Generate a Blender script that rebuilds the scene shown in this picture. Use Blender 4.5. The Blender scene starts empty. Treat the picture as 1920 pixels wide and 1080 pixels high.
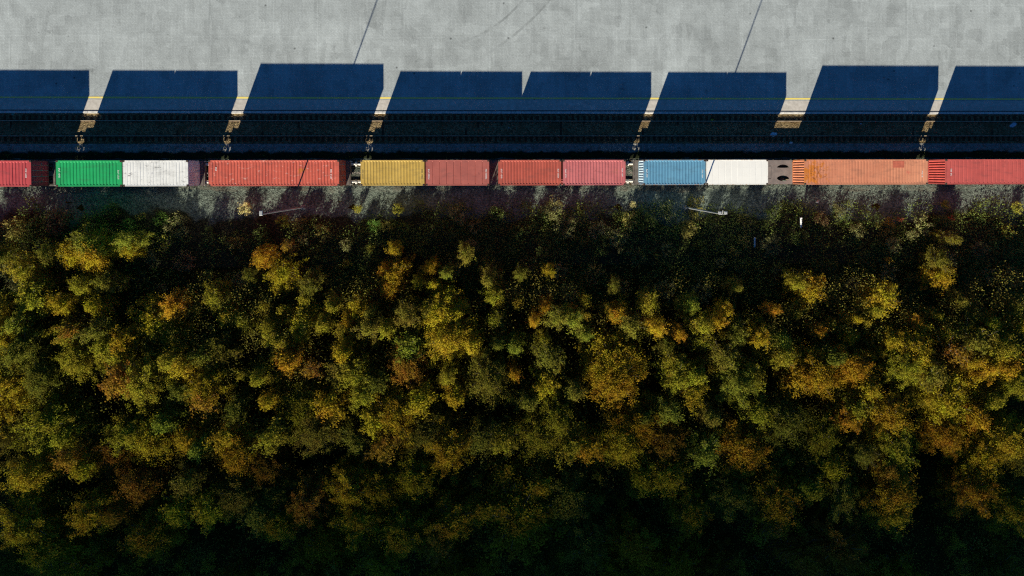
import bpy, math, random
import numpy as np
from mathutils import Euler, Vector

C = bpy.context.scene.collection
scene = bpy.context.scene

# ------------------------------------------------------------------ camera, light, exposure
F_PX, PPX, PPY = 1317.05, 987.41, 352.58          # solved from the container corners and their shadows
CAM_ROT = Euler((-0.021235, -0.035118, -0.001868), 'XYZ')
CAM_LOC = Vector((0.0, -0.0448, 71.2586))
cam_data = bpy.data.cameras.new("camera")
cam_data.sensor_width = 36.0
cam_data.lens = 36.0 * F_PX / 1920.0
cam_data.shift_x = -(PPX - 960.0) / 1920.0
cam_data.shift_y = -(540.0 - PPY) / 1920.0
cam_data.clip_start = 0.5
cam_data.clip_end = 3000.0
cam = bpy.data.objects.new("camera", cam_data)
cam.location = CAM_LOC
cam.rotation_euler = CAM_ROT
C.objects.link(cam)
scene.camera = cam

SUN_TRAVEL = Vector((0.8716, 2.3801, -1.0)).normalized()   # the way the light travels
SUN_EL = math.asin(-SUN_TRAVEL.z)
SUN_ROT = math.atan2(-SUN_TRAVEL.x, -SUN_TRAVEL.y)
world = bpy.data.worlds.new("World")
scene.world = world
world.use_nodes = True
wn, wl = world.node_tree.nodes, world.node_tree.links
bg = wn["Background"]
sky = wn.new("ShaderNodeTexSky")
sky.sky_type = 'NISHITA'
sky.sun_disc = False
sky.sun_elevation = SUN_EL
sky.sun_rotation = SUN_ROT
sky.air_density = 1.0
sky.dust_density = 0.3
sky.ozone_density = 3.0
tint = wn.new("ShaderNodeMix")
tint.data_type = 'RGBA'
tint.blend_type = 'MULTIPLY'
tint.inputs[0].default_value = 1.0
tint.inputs[7].default_value = (0.16, 0.47, 0.77, 1.0)       # the photo's graded, very blue shade
wl.new(sky.outputs[0], tint.inputs[6])
wl.new(tint.outputs[2], bg.inputs[0])
bg.inputs[1].default_value = 0.05
sun_data = bpy.data.lights.new("sun", 'SUN')
sun_data.energy = 5.0
sun_data.angle = math.radians(0.5)
sun_data.color = (1.0, 0.93, 0.74)
sun = bpy.data.objects.new("sun", sun_data)
sun.rotation_euler = SUN_TRAVEL.to_track_quat('-Z', 'Y').to_euler()
sun.location = (-80, -220, 90)
C.objects.link(sun)
scene.view_settings.view_transform = 'Standard'
scene.view_settings.look = 'None'
scene.view_settings.gamma = 1.0
scene.view_settings.exposure = 1.05
scene.cycles.use_denoising = False
scene.cycles.filter_width = 1.2
scene.cycles.max_bounces = 8
scene.cycles.diffuse_bounces = 5
scene.cycles.transmission_bounces = 4
scene.cycles.volume_bounces = 0
scene.cycles.transparent_max_bounces = 12


def at(px, py, z=0.0):
    """The point at height z that the photograph shows at pixel (px, py)."""
    d = CAM_ROT.to_matrix() @ Vector(((px - PPX) / F_PX, -(py - PPY) / F_PX, -1.0))
    return CAM_LOC + d * ((z - CAM_LOC.z) / d.z)


def pix(p):
    q = CAM_ROT.to_matrix().transposed() @ (Vector(p) - CAM_LOC)
    return PPX - F_PX * q.x / q.z, PPY + F_PX * q.y / q.z


# ------------------------------------------------------------------ helpers
class MB:
    """Collects shapes and links them as one mesh object."""
    def __init__(self):
        self.v, self.f, self.m = [], [], []

    def add(self, verts, faces, mi=0):
        o = len(self.v)
        self.v += [tuple(v) for v in verts]
        self.f += [tuple(i + o for i in f) for f in faces]
        self.m += [mi] * len(faces)

    def box(self, x0, x1, y0, y1, z0, z1, mi=0, b=0.0):
        if b <= 0:
            v = [(x, y, z) for z in (z0, z1) for y in (y0, y1) for x in (x0, x1)]
            self.add(v, [(0, 2, 3, 1), (4, 5, 7, 6), (0, 1, 5, 4), (2, 6, 7, 3), (0, 4, 6, 2), (1, 3, 7, 5)], mi)
        else:
            r0 = [(x0, y0), (x1, y0), (x1, y1), (x0, y1)]
            r1 = [(x0 + b, y0 + b), (x1 - b, y0 + b), (x1 - b, y1 - b), (x0 + b, y1 - b)]
            v = [(x, y, z0) for x, y in r0] + [(x, y, z1 - b) for x, y in r0] + [(x, y, z1) for x, y in r1]
            f = [(3, 2, 1, 0), (8, 9, 10, 11)]
            for k in (0, 4):
                for i in range(4):
                    j = (i + 1) % 4
                    f.append((k + i, k + j, k + 4 + j, k + 4 + i))
            self.add(v, f, mi)

    def tube(self, p0, p1, r0, r1=None, n=10, mi=0, caps=True):
        r1 = r0 if r1 is None else r1
        p0, p1 = Vector(p0), Vector(p1)
        d = (p1 - p0).normalized()
        a = d.orthogonal().normalized()
        b = d.cross(a)
        v = []
        for p, r in ((p0, r0), (p1, r1)):
            for i in range(n):
                t = 2 * math.pi * i / n
                v.append(p + a * (r * math.cos(t)) + b * (r * math.sin(t)))
        f = [(i, (i + 1) % n, n + (i + 1) % n, n + i) for i in range(n)]
        if caps:
            f += [tuple(range(n - 1, -1, -1)), tuple(range(n, 2 * n))]
        self.add(v, f, mi)

    def mesh(self, name, mats):
        me = bpy.data.meshes.new(name)
        me.from_pydata(self.v, [], self.f)
        for m in (mats if isinstance(mats, (list, tuple)) else [mats]):
            me.materials.append(m)
        me.polygons.foreach_set('material_index', self.m)
        me.update()
        return me

    def build(self, name, mats, parent=None, loc=(0, 0, 0)):
        return obj(name, self.mesh(name, mats), parent, loc)


def obj(name, me, parent=None, loc=(0, 0, 0)):
    o = bpy.data.objects.new(name, me)
    C.objects.link(o)
    o.location = loc
    if parent is not None:
        o.parent = parent
    return o


def tag(o, label=None, cat=None, group=None, kind=None):
    for k, v in (('label', label), ('category', cat), ('group', group), ('kind', kind)):
        if v:
            o[k] = v
    return o


def empty(name, loc, rz=0.0):
    o = bpy.data.objects.new(name, None)
    o.empty_display_size = 0.3
    o.location = loc
    o.rotation_euler = (0, 0, rz)
    C.objects.link(o)
    return o


def new_mat(name):
    m = bpy.data.materials.new(name)
    m.use_nodes = True
    nt = m.node_tree
    return m, nt.nodes, nt.links, nt.nodes["Principled BSDF"]


def rgba(c):
    return (c[0], c[1], c[2], 1.0)


class NT:
    """Short-hand for a node tree."""
    def __init__(self, nodes, links):
        self.n, self.l = nodes, links

    def put(self, sock, val):
        if hasattr(val, 'is_output'):
            self.l.new(val, sock)
        elif isinstance(val, tuple) and len(val) == 3 and sock.type == 'RGBA':
            sock.default_value = rgba(val)
        else:
            sock.default_value = val

    def math(self, op, a, b=0.0, c=None, clamp=False):
        n = self.n.new("ShaderNodeMath")
        n.operation = op
        n.use_clamp = clamp
        self.put(n.inputs[0], a)
        self.put(n.inputs[1], b)
        if c is not None:
            self.put(n.inputs[2], c)
        return n.outputs[0]

    def mix(self, fac, a, b, mode='MIX'):
        n = self.n.new("ShaderNodeMix")
        n.data_type = 'RGBA'
        n.blend_type = mode
        self.put(n.inputs[0], fac)
        self.put(n.inputs[6], a)
        self.put(n.inputs[7], b)
        return n.outputs[2]

    def noise(self, vec, scale, detail=4.0, rough=0.55, out=0):
        n = self.n.new("ShaderNodeTexNoise")
        self.put(n.inputs['Vector'], vec)
        n.inputs['Scale'].default_value = scale
        n.inputs['Detail'].default_value = detail
        n.inputs['Roughness'].default_value = rough
        return n.outputs[out]

    def ramp(self, val, lo, hi, a=0.0, b=1.0, smooth=True):
        n = self.n.new("ShaderNodeMapRange")
        n.interpolation_type = 'SMOOTHSTEP' if smooth else 'LINEAR'
        self.put(n.inputs[0], val)
        n.inputs[1].default_value, n.inputs[2].default_value = lo, hi
        n.inputs[3].default_value, n.inputs[4].default_value = a, b
        return n.outputs[0]

    def mapping(self, vec, scale=(1, 1, 1), loc=(0, 0, 0), rot=(0, 0, 0)):
        n = self.n.new("ShaderNodeMapping")
        self.put(n.inputs[0], vec)
        n.inputs['Scale'].default_value = scale
        n.inputs['Location'].default_value = loc
        n.inputs['Rotation'].default_value = rot
        return n.outputs[0]

    def coord(self, which='Object'):
        return self.n.new("ShaderNodeTexCoord").outputs[which]

    def sep(self, vec):
        n = self.n.new("ShaderNodeSeparateXYZ")
        self.put(n.inputs[0], vec)
        return n.outputs

    def voronoi(self, vec, scale, metric='EUCLIDEAN', out='Color', rnd=1.0):
        n = self.n.new("ShaderNodeTexVoronoi")
        n.distance = metric
        self.put(n.inputs['Vector'], vec)
        n.inputs['Scale'].default_value = scale
        n.inputs['Randomness'].default_value = rnd
        return n.outputs[out]

    def bump(self, h, strength, dist):
        n = self.n.new("ShaderNodeBump")
        n.inputs['Strength'].default_value = strength
        n.inputs['Distance'].default_value = dist
        self.put(n.inputs['Height'], h)
        return n.outputs[0]


def grainy(name, c0, c1, scale=6.0, rough=0.85, spec=0.2, metal=0.0):
    m, n, l, p = new_mat(name)
    t = NT(n, l)
    co = t.coord()
    a = t.noise(co, scale, 5, 0.6)
    t.put(p.inputs['Base Color'], t.mix(t.ramp(a, 0.35, 0.68), c0, c1))
    p.inputs['Roughness'].default_value = rough
    p.inputs['Specular IOR Level'].default_value = spec
    p.inputs['Metallic'].default_value = metal
    return m


# ------------------------------------------------------------------ setting: ground, gravel, yard, tracks
RAIL_Z = -0.041        # rail head
BASE_Z = 1.2086        # underside of the containers
RNG = random.Random(11)


def sheet(name, x0, x1, y0, y1, z, nx, ny, mat, fz=None):
    xs = np.linspace(x0, x1, nx + 1)
    ys = np.linspace(y0, y1, ny + 1)
    v = [(x, y, z + (fz(x, y) if fz else 0.0)) for y in ys for x in xs]
    f = [(j * (nx + 1) + i, j * (nx + 1) + i + 1, (j + 1) * (nx + 1) + i + 1, (j + 1) * (nx + 1) + i)
         for j in range(ny) for i in range(nx)]
    me = bpy.data.meshes.new(name)
    me.from_pydata(v, [], f)
    me.materials.append(mat)
    return tag(obj(name, me), kind='structure')


# soil and leaf litter under the wood, out to the horizon
m, n, l, p = new_mat("woodland_soil")
t = NT(n, l)
co = t.coord()
a = t.noise(co, 0.35, 5, 0.6)
b = t.noise(co, 4.0, 6, 0.7)
base = t.mix(t.ramp(a, 0.38, 0.62), (0.022, 0.018, 0.004), (0.040, 0.027, 0.008))
base = t.mix(t.ramp(b, 0.52, 0.7), base, (0.070, 0.050, 0.016))
t.put(p.inputs['Base Color'], base)
p.inputs['Roughness'].default_value = 0.95
p.inputs['Specular IOR Level'].default_value = 0.0
t.put(p.inputs['Normal'], t.bump(b, 0.6, 0.1))
SOIL = m
sheet("ground", -1500, 1500, -1500, 1500, -0.42, 8, 8, SOIL)

# gravel shoulder: grey stones that thin out towards the scrub
m, n, l, p = new_mat("gravel")
t = NT(n, l)
co = t.coord()
y = t.sep(co)[1]
big = t.noise(co, 0.16, 3, 0.5)
mid = t.noise(co, 0.9, 4, 0.6)
fine = t.voronoi(co, 7.0, out='Color')
fine_v = t.sep(fine)[0]
stone = t.mix(fine_v, (0.045, 0.057, 0.048), (0.150, 0.182, 0.152))
stone = t.mix(t.ramp(mid, 0.45, 0.7), stone, t.mix(fine_v, (0.035, 0.044, 0.037), (0.100, 0.124, 0.102)))
edge = t.math('ADD', y, t.math('MULTIPLY', t.math('SUBTRACT', big, 0.5), 7.0))
edge = t.math('ADD', edge, t.math('MULTIPLY', t.math('SUBTRACT', mid, 0.5), 2.2))
soilc = t.mix(t.ramp(fine_v, 0.3, 0.9), (0.016, 0.016, 0.006), (0.05, 0.042, 0.018))
t.put(p.inputs['Base Color'], t.mix(t.ramp(edge, -4.9, -4.0), soilc, stone))
p.inputs['Roughness'].default_value = 0.9
p.inputs['Specular IOR Level'].default_value = 0.15
t.put(p.inputs['Normal'], t.bump(t.voronoi(co, 7.0, out='Distance'), 0.8, 0.06))


def gravel_z(x, y):
    return 0.05 * math.sin(x * 0.7 + y) + 0.05 * math.sin(x * 0.23 - y * 0.6)


sheet("gravel_path", -90, 90, -9.5, -1.55, -0.33, 120, 12, m, gravel_z)

# ballast: brown broken stone under both tracks
m, n, l, p = new_mat("ballast_stone")
t = NT(n, l)
co = t.coord()
v1 = t.sep(t.voronoi(co, 9.0, out='Color'))[0]
nz = t.noise(co, 0.7, 4, 0.6)
cst = t.mix(v1, (0.066, 0.047, 0.024), (0.29, 0.215, 0.115))
cst = t.mix(t.ramp(nz, 0.45, 0.75), cst, (0.12, 0.078, 0.035))
t.put(p.inputs['Base Color'], cst)
p.inputs['Roughness'].default_value = 0.9
p.inputs['Specular IOR Level'].default_value = 0.1
t.put(p.inputs['Normal'], t.bump(t.voronoi(co, 9.0, out='Distance'), 0.9, 0.05))
BALLAST = m


def bed(name, yc, mat):
    """A ballast bed with sloping shoulders."""
    prof = [(-2.2, -0.44), (-1.75, -0.30), (-1.40, -0.245), (-0.83, -0.235), (-0.68, -0.192), (0.68, -0.192), (0.83, -0.235), (1.40, -0.245), (1.75, -0.30), (2.15, -0.44)]
    xs = np.linspace(-90, 90, 241)
    v, f = [], []
    for x in xs:
        for k, (yy, z) in enumerate(prof):
            dz = 0.008 * math.sin(x * 3.1 + k) + 0.006 * math.sin(x * 7.7 + 2 * k)
            v.append((x, yc + yy + 0.06 * math.sin(x * 1.7 + k * 2), z + dz))
    for i in range(len(xs) - 1):
        for k in range(9):
            a = i * 10 + k
            f.append((a, a + 10, a + 11, a + 1))
    me = bpy.data.meshes.new(name)
    me.from_pydata(v, [], f)
    me.materials.append(mat)
    return tag(obj(name, me), kind='structure')


TRACK_Y = 3.730 + 0.7525
bed("ballast", TRACK_Y, BALLAST)
m, n, l, p = new_mat("grey_ballast_stone")
t = NT(n, l)
co = t.coord()
v1 = t.sep(t.voronoi(co, 8.0, out='Color'))[0]
nz = t.noise(co, 0.8, 4, 0.6)
cst = t.mix(v1, (0.040, 0.048, 0.040), (0.135, 0.155, 0.130))
t.put(p.inputs['Base Color'], t.mix(t.ramp(nz, 0.4, 0.7), cst, (0.07, 0.066, 0.052)))
p.inputs['Roughness'].default_value = 0.9
p.inputs['Specular IOR Level'].default_value = 0.1
t.put(p.inputs['Normal'], t.bump(t.voronoi(co, 8.0, out='Distance'), 0.9, 0.05))
bed("ballast", 0.0, m)

# grey cinder strip between the two tracks, with weeds on its train side
m, n, l, p = new_mat("cinder_strip")
t = NT(n, l)
co = t.coord()
y = t.sep(co)[1]
v1 = t.sep(t.voronoi(co, 6.0, out='Color'))[0]
nz = t.noise(co, 1.1, 4, 0.65)
grey = t.mix(v1, (0.17, 0.165, 0.155), (0.31, 0.30, 0.28))
ed = t.math('ADD', y, t.math('MULTIPLY', t.math('SUBTRACT', nz, 0.5), 0.9))
t.put(p.inputs['Base Color'], t.mix(t.ramp(ed, 2.02, 2.28), (0.018, 0.022, 0.010), grey))
p.inputs['Roughness'].default_value = 0.9
p.inputs['Specular IOR Level'].default_value = 0.1
sheet("gravel_path", -90, 90, 1.45, 2.95, -0.235, 160, 4, m, lambda x, y: 0.03 * math.sin(x * 1.3 + 3 * y))

# paved yard
def circle3(a, b, c):
    ax, ay, bx, by, cx, cy = a[0], a[1], b[0], b[1], c[0], c[1]
    d = 2 * (ax * (by - cy) + bx * (cy - ay) + cx * (ay - by))
    ux = ((ax * ax + ay * ay) * (by - cy) + (bx * bx + by * by) * (cy - ay) + (cx * cx + cy * cy) * (ay - by)) / d
    uy = ((ax * ax + ay * ay) * (cx - bx) + (bx * bx + by * by) * (ax - cx) + (cx * cx + cy * cy) * (bx - ax)) / d
    return ux, uy, math.hypot(ax - ux, ay - uy)


m, n, l, p = new_mat("yard_pavers")
t = NT(n, l)
co = t.coord()
xyz = t.sep(co)
wob = t.math('MULTIPLY', t.math('SUBTRACT', t.noise(co, 0.5, 2), 0.5), 0.35)
cell = t.sep(t.voronoi(t.mapping(co, (0.55, 0.8, 1)), 1.0, 'CHEBYCHEV'))[0]
cell2 = t.sep(t.voronoi(t.mapping(co, (1.6, 0.42, 1), (3.3, 1.2, 0)), 1.0, 'CHEBYCHEV'))[1]
cell3 = t.sep(t.voronoi(t.mapping(co, (0.26, 0.33, 1), (7.1, 4.2, 0)), 1.0, 'CHEBYCHEV'))[2]
big = t.noise(co, 0.13, 3, 0.5)
mid = t.noise(co, 0.8, 5, 0.65)
fin = t.noise(co, 9.0, 3, 0.7)
stain = t.noise(t.mapping(co, (1, 1, 1), (9, 3, 0)), 0.55, 6, 0.7)
val = t.math('ADD', 0.362, t.math('MULTIPLY', t.math('SUBTRACT', cell, 0.5), 0.055))
val = t.math('ADD', val, t.math('MULTIPLY', t.math('SUBTRACT', cell2, 0.5), 0.055))
val = t.math('ADD', val, t.math('MULTIPLY', t.math('SUBTRACT', cell3, 0.5), 0.036))
val = t.math('ADD', val, t.math('MULTIPLY', t.math('SUBTRACT', big, 0.5), 0.20))
val = t.math('ADD', val, t.math('MULTIPLY', t.math('SUBTRACT', mid, 0.5), 0.17))
val = t.math('ADD', val, t.math('MULTIPLY', t.math('SUBTRACT', fin, 0.5), 0.30))
# herringbone of 20 x 10 cm blocks: two brick fields at right angles, turned 45 degrees, in alternate squares
rot = t.mapping(co, (1, 1, 1), (0, 0, 0), (0, 0, math.radians(45)))
br = t.n.new("ShaderNodeTexBrick")
t.put(br.inputs['Vector'], rot)
br.inputs['Scale'].default_value = 2.5
br.inputs['Mortar Size'].default_value = 0.03
br.inputs['Color1'].default_value = (0.92, 0.92, 0.92, 1)
br.inputs['Color2'].default_value = (1.06, 1.06, 1.06, 1)
br.inputs['Mortar'].default_value = (0.72, 0.72, 0.72, 1)
val = t.math('MULTIPLY', val, t.sep(br.outputs['Color'])[0])
# joints between paved fields, about 4.3 m apart, a little paler or darker than the blocks
for axis, pitch, off0 in ((0, 4.3, 1.1), (1, 3.6, 0.4)):
    ph = t.math('FRACT', t.math('DIVIDE', t.math('ADD', t.math('ADD', xyz[axis], t.math('MULTIPLY', wob, 0.6)), 400.0 + off0), pitch))
    ln_ = t.ramp(t.math('ABSOLUTE', t.math('SUBTRACT', ph, 0.5)), 0.482, 0.494)
    val = t.math('MULTIPLY', val, t.math('ADD', 1.0, t.math('MULTIPLY', t.math('MULTIPLY', ln_, t.ramp(big, 0.3, 0.6)), 0.11 if axis == 0 else 0.08)))
# old wheel tracks
for (q0, q1, q2, wid, amt) in [((977, 3), (923, 52), (880, 74), 0.16, 0.32), ((1020, 12), (973, 58), (905, 106), 0.17, 0.27),
                               ((300, 4), (420, 40), (560, 96), 0.14, 0.06)]:
    cx, cy, r = circle3(*[at(*q) for q in (q0, q1, q2)])
    dx = t.math('SUBTRACT', xyz[0], cx)
    dy = t.math('SUBTRACT', xyz[1], cy)
    dist = t.math('SQRT', t.math('ADD', t.math('MULTIPLY', dx, dx), t.math('MULTIPLY', dy, dy)))
    off = t.math('ABSOLUTE', t.math('SUBTRACT', dist, r))
    mk = t.math('MULTIPLY', t.ramp(off, wid * 0.4, wid, 1, 0), t.ramp(mid, 0.38, 0.58))
    fade = t.math('MULTIPLY', t.ramp(xyz[0], at(*q2)[0] - 3, at(*q2)[0] + 4), t.ramp(xyz[1], 11.0, 13.0))
    val = t.math('MULTIPLY', val, t.math('SUBTRACT', 1.0, t.math('MULTIPLY', t.math('MULTIPLY', mk, fade), amt)))
# oil spots
val = t.math('MULTIPLY', val, t.ramp(stain, 0.60, 0.74, 1.0, 0.66))
sp = t.voronoi(t.mapping(co, (1, 1, 1), (2, 5, 0)), 0.5, out='Distance')
val = t.math('MULTIPLY', val, t.ramp(t.math('ADD', sp, t.math('MULTIPLY', fin, 0.05)), 0.05, 0.10, 0.45, 1.0))
val = t.math('ADD', val, wob)
val = t.math('SUBTRACT', val, wob)
cmb = t.n.new("ShaderNodeCombineColor")
t.put(cmb.inputs[0], t.math('MULTIPLY', val, 0.95))
t.put(cmb.inputs[1], t.math('MULTIPLY', val, 1.03))
t.put(cmb.inputs[2], t.math('MULTIPLY', val, 1.055))
t.put(p.inputs['Base Color'], cmb.outputs[0])
p.inputs['Roughness'].default_value = 0.9
p.inputs['Specular IOR Level'].default_value = 0.1
YARD = m
sheet("yard_pavement", -120, 120, 7.35, 400, 0.0, 24, 8, YARD)

m, n, l, p = new_mat("edge_slabs")
t = NT(n, l)
co = t.coord()
v1 = t.sep(t.voronoi(t.mapping(co, (0.7, 1.3, 1)), 1.0, 'CHEBYCHEV'))[0]
nz = t.noise(co, 2.2, 5, 0.7)
f2 = t.noise(co, 11.0, 3, 0.7)
c0 = t.mix(t.ramp(nz, 0.3, 0.7), (0.40, 0.365, 0.33), (0.56, 0.52, 0.48))
c0 = t.mix(t.math('MULTIPLY', v1, 0.35), c0, (0.34, 0.32, 0.30))
c0 = t.mix(t.ramp(f2, 0.6, 0.75, 0, 0.6), c0, (0.2, 0.19, 0.18))
t.put(p.inputs['Base Color'], c0)
p.inputs['Roughness'].default_value = 0.9
p.inputs['Specular IOR Level'].default_value = 0.1
EDGE = m
kb = MB()
kb.box(-120, 120, 6.32, 7.348, -0.6, 0.004)
tag(kb.build("yard_edge", EDGE), kind='structure')
kb = MB()
kb.box(-120, 120, 6.21, 6.30, -0.6, -0.03)
tag(kb.build("drain_channel", grainy("dark_drain", (0.10, 0.10, 0.10), (0.2, 0.2, 0.2))), kind='structure')
kb = MB()
x = -60.0
while x < 60:                                     # kerb stones butted end to end
    kb.box(x, x + 0.985, 5.98 + RNG.uniform(-.008, .008), 6.20, -0.6, 0.012 + RNG.uniform(-.006, .006), 0, 0.015)
    x += 1.0
tag(kb.build("kerb", grainy("kerb_stone", (0.42, 0.41, 0.40), (0.60, 0.58, 0.56), 3)), kind='structure')

m, n, l, p = new_mat("yellow_paint")
t = NT(n, l)
co = t.coord()
w = t.noise(co, 3.0, 6, 0.75)
w2 = t.noise(co, 14.0, 3, 0.7)
wear = t.math('ADD', t.math('MULTIPLY', w, 0.6), t.math('MULTIPLY', w2, 0.4))
t.put(p.inputs['Base Color'], t.mix(t.ramp(wear, 0.53, 0.62), (0.75, 0.60, 0.14), (0.56, 0.52, 0.36)))
p.inputs['Roughness'].default_value = 0.7
yl = MB()
xs = np.linspace(-60, 60, 61)
ws = [(0.085 + 0.008 * math.sin(i * 1.9)) for i in range(61)]
vv = [(x, 7.53 + s * w_, 0.0085) for x, w_ in zip(xs, ws) for s in (-1, 1)]
yl.add(vv, [(2 * i, 2 * i + 2, 2 * i + 3, 2 * i + 1) for i in range(60)])
tag(yl.build("road_marking", m), kind='structure')

# tracks
RAIL_SIDE = grainy("rusty_rail", (0.06, 0.035, 0.022), (0.11, 0.06, 0.035), 5, 0.7, 0.3)
RAIL_HEAD = grainy("polished_rail_head", (0.26, 0.20, 0.13), (0.44, 0.36, 0.26), 2, 0.6, 0.3)
SLEEPER = grainy("sleeper_timber", (0.040, 0.028, 0.016), (0.085, 0.060, 0.036), 4, 0.95, 0.1)
rail_prof = [(-0.07, -0.16), (0.07, -0.16), (0.07, -0.148), (0.012, -0.125), (0.012, -0.045), (0.036, -0.03), (0.036, 0.0),
             (-0.036, 0.0), (-0.036, -0.03), (-0.012, -0.045), (-0.012, -0.125), (-0.07, -0.148)]
rb = MB()
npf = len(rail_prof)
rb.v = [(x, yy, z) for x in (-90, 90) for yy, z in rail_prof]
for i in range(npf):
    j = (i + 1) % npf
    rb.f.append((i, j, npf + j, npf + i))
    rb.m.append(1 if i == 6 else 0)
rail_me = rb.mesh("rail", [RAIL_SIDE, RAIL_HEAD])
sb = MB()
sb.box(-0.125, 0.125, -1.28, 1.28, -0.18, 0.0, 0, 0.02)
for s in (-1, 1):
    for q in (-0.11, 0.11):
        sb.box(-0.07, 0.07, s * 0.7525 + q - 0.035, s * 0.7525 + q + 0.035, 0.001, 0.03)
sleeper_me = sb.mesh("sleeper", SLEEPER)


def track(yc, label):
    r = empty("railway_track", (0, yc, RAIL_Z))
    tag(r, label, "railway track")
    for s in (-1, 1):
        obj("rail", rail_me, r, (0, s * 0.7525, 0))
    xs = [-57.0 + 0.6 * i for i in range(194)]
    near = sorted(xs, key=lambda q: abs(q + 2))[:100]
    rest = MB()
    for x in xs:
        if x in near:
            o = obj("sleeper", sleeper_me, r, (x + RNG.uniform(-.02, .02), RNG.uniform(-.04, .04), -0.158))
            o.rotation_euler = (0, 0, RNG.uniform(-.02, .02))
        else:
            rest.box(x - 0.125, x + 0.125, -1.28, 1.28, -0.338, -0.158, 0, 0.02)
    tag(rest.build("sleepers", SLEEPER, r), kind='stuff')
    return r


track(TRACK_Y, "empty railway track with dark sleepers between the paved yard and the train")
track(0.0, "railway track beneath the container train, seen only in its gaps")

# ------------------------------------------------------------------ containers
def paint(name, col, col2=None, stains=(), scuff=None, scuff_amt=0.0, rust=0.0, rust_c=(0.20, 0.085, 0.03), seed=0.0, streak=0.12, fade=None):
    """Container paint: uneven fading, cross streaks, scuffs, and stains given as (cx, cy, rx, ry, colour, amount, threshold, scale)."""
    m, n, l, p = new_mat(name)
    t = NT(n, l)
    co = t.mapping(t.coord(), (1, 1, 1), (0, 0, 0))
    sd = t.mapping(co, (1, 1, 1), (seed * 7.3, seed * 3.1, seed))
    xyz = t.sep(co)
    col2 = col2 or tuple(c * 0.8 for c in col)
    a = t.noise(sd, 0.8, 5, 0.6)
    c = t.mix(t.ramp(a, 0.36, 0.66), col, col2)
    s = t.noise(t.mapping(sd, (5.0, 0.35, 1)), 1.0, 3, 0.6)
    c = t.mix(t.ramp(s, 0.42, 0.72, 0, streak), c, tuple(min(1.0, q * 1.25 + 0.03) for q in col))
    fn = t.noise(sd, 11.0, 4, 0.7)
    c = t.mix(t.ramp(fn, 0.58, 0.72, 0, 0.35), c, tuple(q * 0.55 for q in col))
    if fade:
        x0, x1, fc, amt = fade
        c = t.mix(t.math('MULTIPLY', t.ramp(xyz[0], x0, x1), amt), c, fc)
    gr = t.noise(t.mapping(sd, (0.45, 1.3, 1), (4, 2, 0)), 1.7, 6, 0.7)
    c = t.mix(t.ramp(gr, 0.48, 0.68, 0, 0.0 if streak == 0 else 0.55), c, tuple(0.55 * q + 0.02 for q in col))
    if scuff:
        k = t.noise(t.mapping(sd, (0.8, 1.6, 1)), 2.6, 5, 0.75)
        c = t.mix(t.ramp(k, 0.585, 0.68, 0, scuff_amt), c, scuff)
    for (cx, cy, rx, ry, sc, amt, th, nscale) in stains:
        dx = t.math('DIVIDE', t.math('SUBTRACT', xyz[0], cx), rx)
        dy = t.math('DIVIDE', t.math('SUBTRACT', xyz[1], cy), ry)
        d = t.math('SQRT', t.math('ADD', t.math('MULTIPLY', dx, dx), t.math('MULTIPLY', dy, dy)))
        k = t.math('SUBTRACT', t.noise(sd, nscale, 6, 0.72), t.math('MULTIPLY', d, 0.22))
        c = t.mix(t.ramp(k, th, th + 0.10, 0, amt), c, sc)
    rust = rust + 0.012
    if True:
        k = t.noise(sd, 4.5, 7, 0.75)
        ends = t.ramp(t.math('ABSOLUTE', xyz[1]), 0.85, 1.2, 0, 0.07)
        c = t.mix(t.ramp(t.math('ADD', k, ends), 0.70 - rust, 0.76 - rust, 0, 0.85), c, rust_c)
    t.put(p.inputs['Base Color'], c)
    p.inputs['Roughness'].default_value = 0.62
    p.inputs['Specular IOR Level'].default_value = 0.25
    t.put(p.inputs['Normal'], t.bump(fn, 0.10, 0.02))
    return m


CASTING = grainy("corner_casting_steel", (0.05, 0.035, 0.03), (0.13, 0.08, 0.06), 9, 0.8)
SEAL = grainy("door_bars", (0.25, 0.24, 0.23), (0.38, 0.37, 0.36), 6, 0.6)
MARKING = grainy("white_lettering", (0.66, 0.66, 0.65), (0.82, 0.82, 0.81), 12, 0.6)
MARK_DARK = grainy("dark_lettering", (0.16, 0.12, 0.06), (0.24, 0.19, 0.10), 12, 0.6)
FLOOR_WOOD = grainy("container_floor", (0.10, 0.08, 0.06), (0.16, 0.12, 0.09), 3)


def profile(a, b, pitch, depth, gw, slope):
    """Corrugation: list of (s, d) from a to b, d = 0 on the ridge and -depth in the groove."""
    n = max(1, round((b - a) / pitch))
    pt = (b - a) / n
    out = [(a, 0.0)]
    for i in range(n):
        c = a + (i + 0.5) * pt
        out += [(c - gw / 2 - slope, 0.0), (c - gw / 2, -depth), (c + gw / 2, -depth), (c + gw / 2 + slope, 0.0)]
    out.append((b, 0.0))
    return out


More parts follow.
